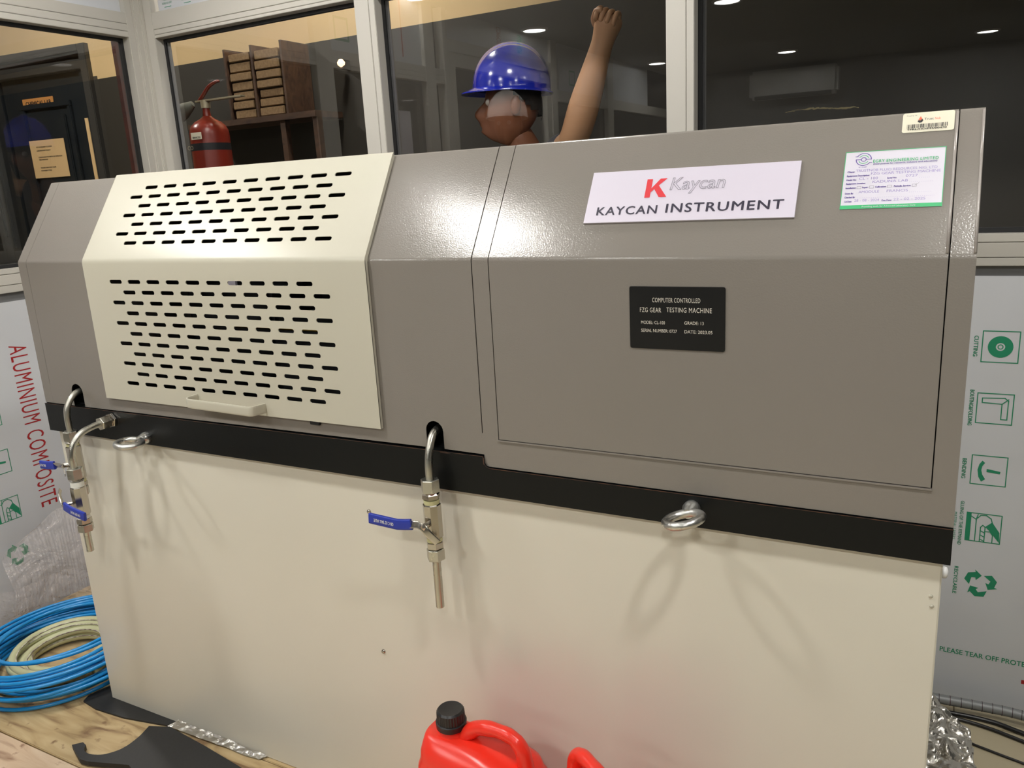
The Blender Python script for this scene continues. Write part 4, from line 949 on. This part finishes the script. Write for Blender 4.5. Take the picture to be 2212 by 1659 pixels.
P = Print(Fr((0, -.0765, 0), (1, 0, 0), (0, 0, 1)), .0004); P.rect(-.018, 1.026-ZE, .040, 1.052-ZE); P.done('label_patch', M_['sticker2'], fe)
P = Print(Fr((0, -.0765, 0), (1, 0, 0), (0, 0, 1)), .0008); P.text('CO', -.045, -.014, .989-ZE, .015, bold=.01); P.done('lettering', M_['pale'], fe)
P = Print(Fr((0, -.0765, 0), (1, 0, 0), (0, 0, 1)), .0012); P.text('SERVICED', -.010, .034, 1.030-ZE, .006, bold=.02); P.done('lettering', M_['blackink'], fe)
# shelf with bundles of files
sh = empty('shelf_rack', (-1.0, 1.9, ZF), label='brown wooden shelf rack against the far dado wall', cat='shelf')
boxes('shelf_board', [((-.42, -.10, 1.155-ZF-.022), (.40, .09, 1.155-ZF+.006))], M_['shelf'], sh, bev=.002)
for x in (-.40, .175, .37): boxes('upright', [((x, -.09, 0), (x+.03, -.06, 1.155-ZF-.022))], M_['shelf'], sh)
boxes('divider', [((.040, -.09, 1.161-ZF), (.052, .09, 1.475-ZF))], M_['shelf'], sh); boxes('divider', [((-.130, -.09, 1.161-ZF), (-.118, .09, 1.475-ZF))], M_['shelf'], sh); boxes('divider', [((.222, -.09, 1.161-ZF), (.234, .09, 1.475-ZF))], M_['shelf'], sh)
random.seed(12)
nth = ('lowest', 'second lowest', 'third', 'fourth', 'fifth', 'sixth', 'topmost')
for col_, (xa, xb) in enumerate(((-1.108, -.966), (-.944, -.792))):
    z = 1.1625
    for k in range(7):
        h = .0365+random.uniform(-.003, .003)
        bm = bmesh.new(); j = random.uniform(-.004, .004); box(bm, (xa+.004+j, 1.815+random.uniform(-.006, .006), z), (xb-.004+j, 1.97, z+h), .003)
        bmo('file_bundle', bm, M_['file'], label='%s brown file bundle in the shelf stack %s the extinguisher' % (nth[k], ('nearer', 'farther from')[col_]), cat='files', group='file bundles on the shelf rack')
        z += h+.006
# sheet of paper on the inside of the left wall glass
pn = flat_sign('paper_notice', Fr((XL+.002-.030, 0, 0), (0, 1, 0), (0, 0, 1)), -.60, .86, -.42, 1.215, .001, M_['sticker'], label='white printed sheet stuck to the left wall glass, seen mirrored in the pane', cat='notice')
# ---------------------------------------------------------------- people
def skin(name, verts, edges, radii, sub=2, roots=(0,)):
    me = bpy.data.meshes.new(name); me.from_pydata([Vector(v) for v in verts], edges, []); o = bpy.data.objects.new(name, me); C.objects.link(o)
    o.modifiers.new('s', 'SKIN'); sv_ = me.skin_vertices[0].data if me.skin_vertices else None
    if sv_ is None:
        bm = bmesh.new(); bm.from_mesh(me); bm.verts.layers.skin.verify(); bm.to_mesh(me); bm.free(); sv_ = me.skin_vertices[0].data
    for i, r in enumerate(radii): sv_[i].radius = (r, r) if not isinstance(r, tuple) else r; sv_[i].use_root = i in roots
    md = o.modifiers.new('u', 'SUBSURF'); md.levels = sub; md.render_levels = sub
    dg = bpy.context.evaluated_depsgraph_get(); out = bpy.data.meshes.new_from_object(o.evaluated_get(dg))
    C.objects.unlink(o); bpy.data.objects.remove(o); bpy.data.meshes.remove(me)
    return out
def gauss(d, c, s):
    c = Vector(c).normalized(); return math.exp(-((d-c).length/s)**2)
def head_mesh(bm, mx):
    """face looks along -Y in local space; centre at origin, height about .24"""
    t = bmesh.new(); bmesh.ops.create_uvsphere(t, u_segments=64, v_segments=48, radius=1)
    for v in t.verts:
        d = v.co.normalized(); x, y, z = d.x*.076, d.y*.096, d.z*.122
        jaw = max(0, -d.z); x *= 1-.30*jaw**1.5; y *= 1-.10*jaw
        fr_ = .5-.5*math.tanh(3*d.y)
        y -= (.010*fr_+.028*(1-fr_))*jaw**1.2; y *= 1-.06*(1-abs(d.z))*fr_
        k = 0
        k += .030*gauss(d, (0, -1, -.22), .17)+.016*gauss(d, (0, -1, .02), .13)+.010*gauss(d, (0, -1, -.10), .12)   # nose
        for s in (-1, 1):
            k -= .011*gauss(d, (.36*s, -1, .16), .17); k += .006*gauss(d, (.34*s, -1, .36), .18); k += .006*gauss(d, (.52*s, -1, -.15), .25)
            k += .005*gauss(d, (.13*s, -1, -.30), .09)
        k += .017*gauss(d, (0, -1, -.52), .15)+.016*gauss(d, (0, -1, -.74), .15)-.010*gauss(d, (0, -1, -.62), .06)+.022*gauss(d, (0, -1, -1.15), .30)
        y -= k
        v.co = Vector((x, y, z))
    for s in (-1, 1):     # ears
        e_ = bmesh.new(); bmesh.ops.create_uvsphere(e_, u_segments=14, v_segments=10, radius=1)
        for v in e_.verts: v.co = Vector((s*(.076+v.co.x*.010*s*s), .012+v.co.y*.018+.2*v.co.z*.01, v.co.z*.031))
        m2 = bpy.data.meshes.new('t'); e_.to_mesh(m2); e_.free(); t.from_mesh(m2); bpy.data.meshes.remove(m2)
    t.transform(mx); m2 = bpy.data.meshes.new('t'); t.to_mesh(m2); t.free(); bm.from_mesh(m2); bpy.data.meshes.remove(m2)
def person(name, x, y, face, headc, sh_l, sh_r, arm_l, arm_r, label, helmet_m, pitch=0, fist=None):
    e = empty(name, (x, y, ZF), label=label, cat='person')
    I = Matrix.Translation((-x, -y, -ZF))
    hc_ = Vector(headc); lx, ly = x, y
    hip = Vector((x, y, .33)); chest = Vector(((sh_l[0]+sh_r[0])/2, (sh_l[1]+sh_r[1])/2, min(sh_l[2], sh_r[2])-.09)); neck = Vector((hc_.x*.75+chest.x*.25, hc_.y*.7+chest.y*.3+.01, hc_.z-.13))
    V = [hip, (hip+chest)/2, chest, neck, hc_-Vector((0, 0, .05))]; E = [(0, 1), (1, 2), (2, 3), (3, 4)]; RR = [.135, .120, (.135, .11), .056, .052]
    for s, shp, arm in ((-1, sh_l, arm_l), (1, sh_r, arm_r)):
        i = len(V); V.append(Vector(shp)); E.append((2, i)); RR.append(.058)
        el, wr = Vector(arm[0]), Vector(arm[1])
        V += [(Vector(shp)+el)/2, el, el*.7+wr*.3, wr]; E += [(i, i+1), (i+1, i+2), (i+2, i+3), (i+3, i+4)]; RR += [.050, .050, .056, .034]
        hd = (wr-el).normalized(); V += [wr+hd*.035, wr+hd*.085]; E += [(i+4, i+5), (i+5, i+6)]; RR += ([.034, .036] if not fist or Vector(arm[1]) != Vector(fist) else [.046, .050])
    ax = (Vector(sh_r)-Vector(sh_l)); ax.z = 0; ax.normalize()
    for s in (-1, 1):
        h = hip+ax*s*.085-Vector((0, 0, .06)); i = len(V)
        kn = Vector((x, y, -.15))+ax*s*.10; an = Vector((x, y, -.53))+ax*s*.11; f_w = Vector((sin(face), -cos(face), 0))
        V += [h, kn+f_w*.01, an, an+f_w*.13-Vector((0, 0, .04))]; E += [(0, i), (i, i+1), (i+1, i+2), (i+2, i+3)]; RR += [.088, .060, .042, .036]
    me_ = skin('b', V, E, RR); bm = bmesh.new(); bm.from_mesh(me_); bpy.data.meshes.remove(me_)
    head_mx = Matrix.Translation(hc_) @ Matrix.Rotation(face, 4, 'Z') @ Matrix.Rotation(pitch, 4, 'X')
    head_mesh(bm, head_mx)
    # fingers
    for arm in (arm_l, arm_r):
        el, wr = Vector(arm[0]), Vector(arm[1]); hd = (wr-el).normalized(); isf = fist and wr == Vector(fist)
        sd = Vector((1, 0, 0)) if abs(hd.x) < .9 else Vector((0, 0, 1)); sd = (sd-hd*sd.dot(hd)).normalized(); pn_ = hd.cross(sd)
        if pn_.y > 0: pn_ = -pn_
        for k, (off, ln) in enumerate(((-.030, .9), (-.010, 1.0), (.010, .95), (.029, .78))):
            b0 = wr+hd*.070+sd*off
            if isf: ps = [b0-hd*.02, b0+hd*.016+pn_*.006, b0+hd*.012+pn_*.040*ln, b0-hd*.016+pn_*.044*ln, b0-hd*.022+pn_*.020]
            else: ps = [b0-hd*.02, b0+hd*.02*ln, b0+hd*.045*ln+pn_*.006, b0+hd*.068*ln+pn_*.016]
            m2 = skin('f', ps, [(i, i+1) for i in range(len(ps)-1)], [.0095, .0095, .0090, .0085, .0075][:len(ps)], 1); bm.from_mesh(m2); bpy.data.meshes.remove(m2)
        b0 = wr+hd*.030-sd*.032
        ps = [b0, b0-sd*.014+hd*.020+pn_*.012, b0-sd*.004+hd*.046+pn_*.034] + ([b0+sd*.022+hd*.052+pn_*.048] if isf else [b0-sd*.006+hd*.060+pn_*.042])
        m2 = skin('f', ps, [(0, 1), (1, 2), (2, 3)], [.014, .0115, .0105, .009], 1); bm.from_mesh(m2); bpy.data.meshes.remove(m2)
    bm.transform(I); body = bmo('body', bm, M_['skin'], e, smooth=True)
    if fist:
        body.data.materials.append(M_['skin2']); wz = Vector(fist); el = Vector(arm_r[0])
        for f in body.data.polygons:
            cc_ = f.center+Vector((x, y, ZF))
            if cc_.z > el.z-.06 and (cc_-hc_).length > .16 and cc_.x > hc_.x+.13: f.material_index = 1
    # eyes
    for s in (-1, 1):
        bm = bmesh.new(); bmesh.ops.create_uvsphere(bm, u_segments=12, v_segments=8, radius=.0125, matrix=I @ head_mx @ Matrix.Translation((.030*s, -.0755, .018))); bmo('eye', bm, M_['eye'], e, smooth=True)
    # hair cap
    bm = bmesh.new(); bmesh.ops.create_uvsphere(bm, u_segments=32, v_segments=24, radius=1)
    for v in bm.verts: v.co = Vector((v.co.x*.083, v.co.y*.101+.006, v.co.z*.124))
    bmesh.ops.delete(bm, geom=[v for v in bm.verts if v.co.z < .055-.9*max(0, v.co.y+.02) or (v.co.y > 0 and v.co.z < -.075)], context='VERTS')
    bm.transform(I @ head_mx); bmo('hair', bm, M_['hair'], e, smooth=True)
    # shirt and trousers
    def cloth(nm, sel, m, grow):
        b2 = bmesh.new(); Vc = [V[i] for i in sel[0]]; m2 = skin(nm, Vc, sel[1], [tuple(a+grow for a in RR[i]) if isinstance(RR[i], tuple) else RR[i]+grow for i in sel[0]]); b2.from_mesh(m2); bpy.data.meshes.remove(m2)
        b2.transform(I); bmo(nm, b2, m, e, smooth=True)
    cloth('shirt', ([0, 1, 2, 5, 6, 12, 13], [(0, 1), (1, 2), (2, 3), (3, 4), (2, 5), (5, 6)]), M_['shirt'], .016)
    i0 = 19; cloth('trousers', ([0, i0, i0+1, i0+2, i0+4, i0+5, i0+6], [(0, 1), (1, 2), (2, 3), (0, 4), (4, 5), (5, 6)]), M_['trouser'], .014)
    # helmet
    h = empty('safety_helmet'); h.parent = e; h.matrix_local = I @ head_mx @ Matrix.Translation((0, .004, .056)) @ Matrix.Rotation(R(-4), 4, 'X') @ Matrix.Diagonal((.94, .92, .96, 1))
    bm = bmesh.new(); bmesh.ops.create_uvsphere(bm, u_segments=64, v_segments=48, radius=1)
    bmesh.ops.delete(bm, geom=[v for v in bm.verts if v.co.z < -.02], context='VERTS')
    for v in bm.verts:
        d = v.co.copy(); rdg = .010*math.exp(-(d.x/.20)**2)*max(0, d.z)**.5 + .004*math.exp(-((abs(d.x)-.42)/.08)**2)*max(0, d.z)
        hh = .150*(max(0, d.z)**.92) if d.z > 0 else d.z*.15
        v.co = Vector((d.x*.122, d.y*.146, hh+rdg))
    bmo('shell', bm, helmet_m, h, smooth=True)
    bm = bmesh.new(); n = 64; a_, b_ = [], []
    rg = []
    for (k, zz) in ((0, 0.002), (1, -.006), (1, -.010), (0, -.004)):
        row = []
        for i in range(n):
            t = 2*pi*i/n; fr_ = max(0, -sin(t)); w_ = .010+.034*fr_**2
            row.append(bm.verts.new((cos(t)*(.120+w_*k*(.6 if fr_ < .2 else .8)), sin(t)*(.144+w_*k), zz-.010*fr_*k)))
        rg.append(row)
    for a2_, b2_ in zip(rg, rg[1:]+rg[:1]):
        for i in range(n): bm.faces.new((a2_[i], a2_[(i+1) % n], b2_[(i+1) % n], b2_[i]))
    bmo('brim', bm, helmet_m, h, smooth=40)
    return e
person('person', .70, 1.60, R(-62), (.585, 1.42, 1.045), (.56, 1.58, .80), (.735, 1.50, .895), ((.47, 1.62, .52), (.50, 1.50, .30)), ((.812, 1.42, .925), (.930, 1.40, 1.215)),
       'person in a blue safety helmet and navy shirt raising one forearm behind the glass', M_['helmet'], fist=(.930, 1.40, 1.215))
person('person', -.36, -1.05, R(168), (-.36, -1.00, 1.115), (-.18, -1.06, .90), (-.54, -1.04, .90), ((-.14, -1.02, .62), (-.13, -.92, .38)), ((-.58, -1.00, .62), (-.57, -.90, .38)),
       'person in a white safety helmet seen only as a reflection in the middle pane', M_['helmetw'])
# small warm wall lamp seen through the middle pane
wlp = empty('wall_lamp', (-.55, 1.97, 1.36), label='small warm wall lamp on the far dado wall', cat='lamp')
boxes('bracket', [((-.01, -.02, -.02), (.01, .03, .02))], M_['doorframe'], wlp); bm = bmesh.new(); lathe(bm, [(.004, 0), (.016, .01), (.018, .02), (.008, .034)], 12, Matrix.Translation((0, -.02, -.012))); bmo('bulb', bm, mat('warm_bulb', (1, .7, .4, 1), .5, emit=((1, .62, .3, 1), 3.0)), wlp, smooth=True)
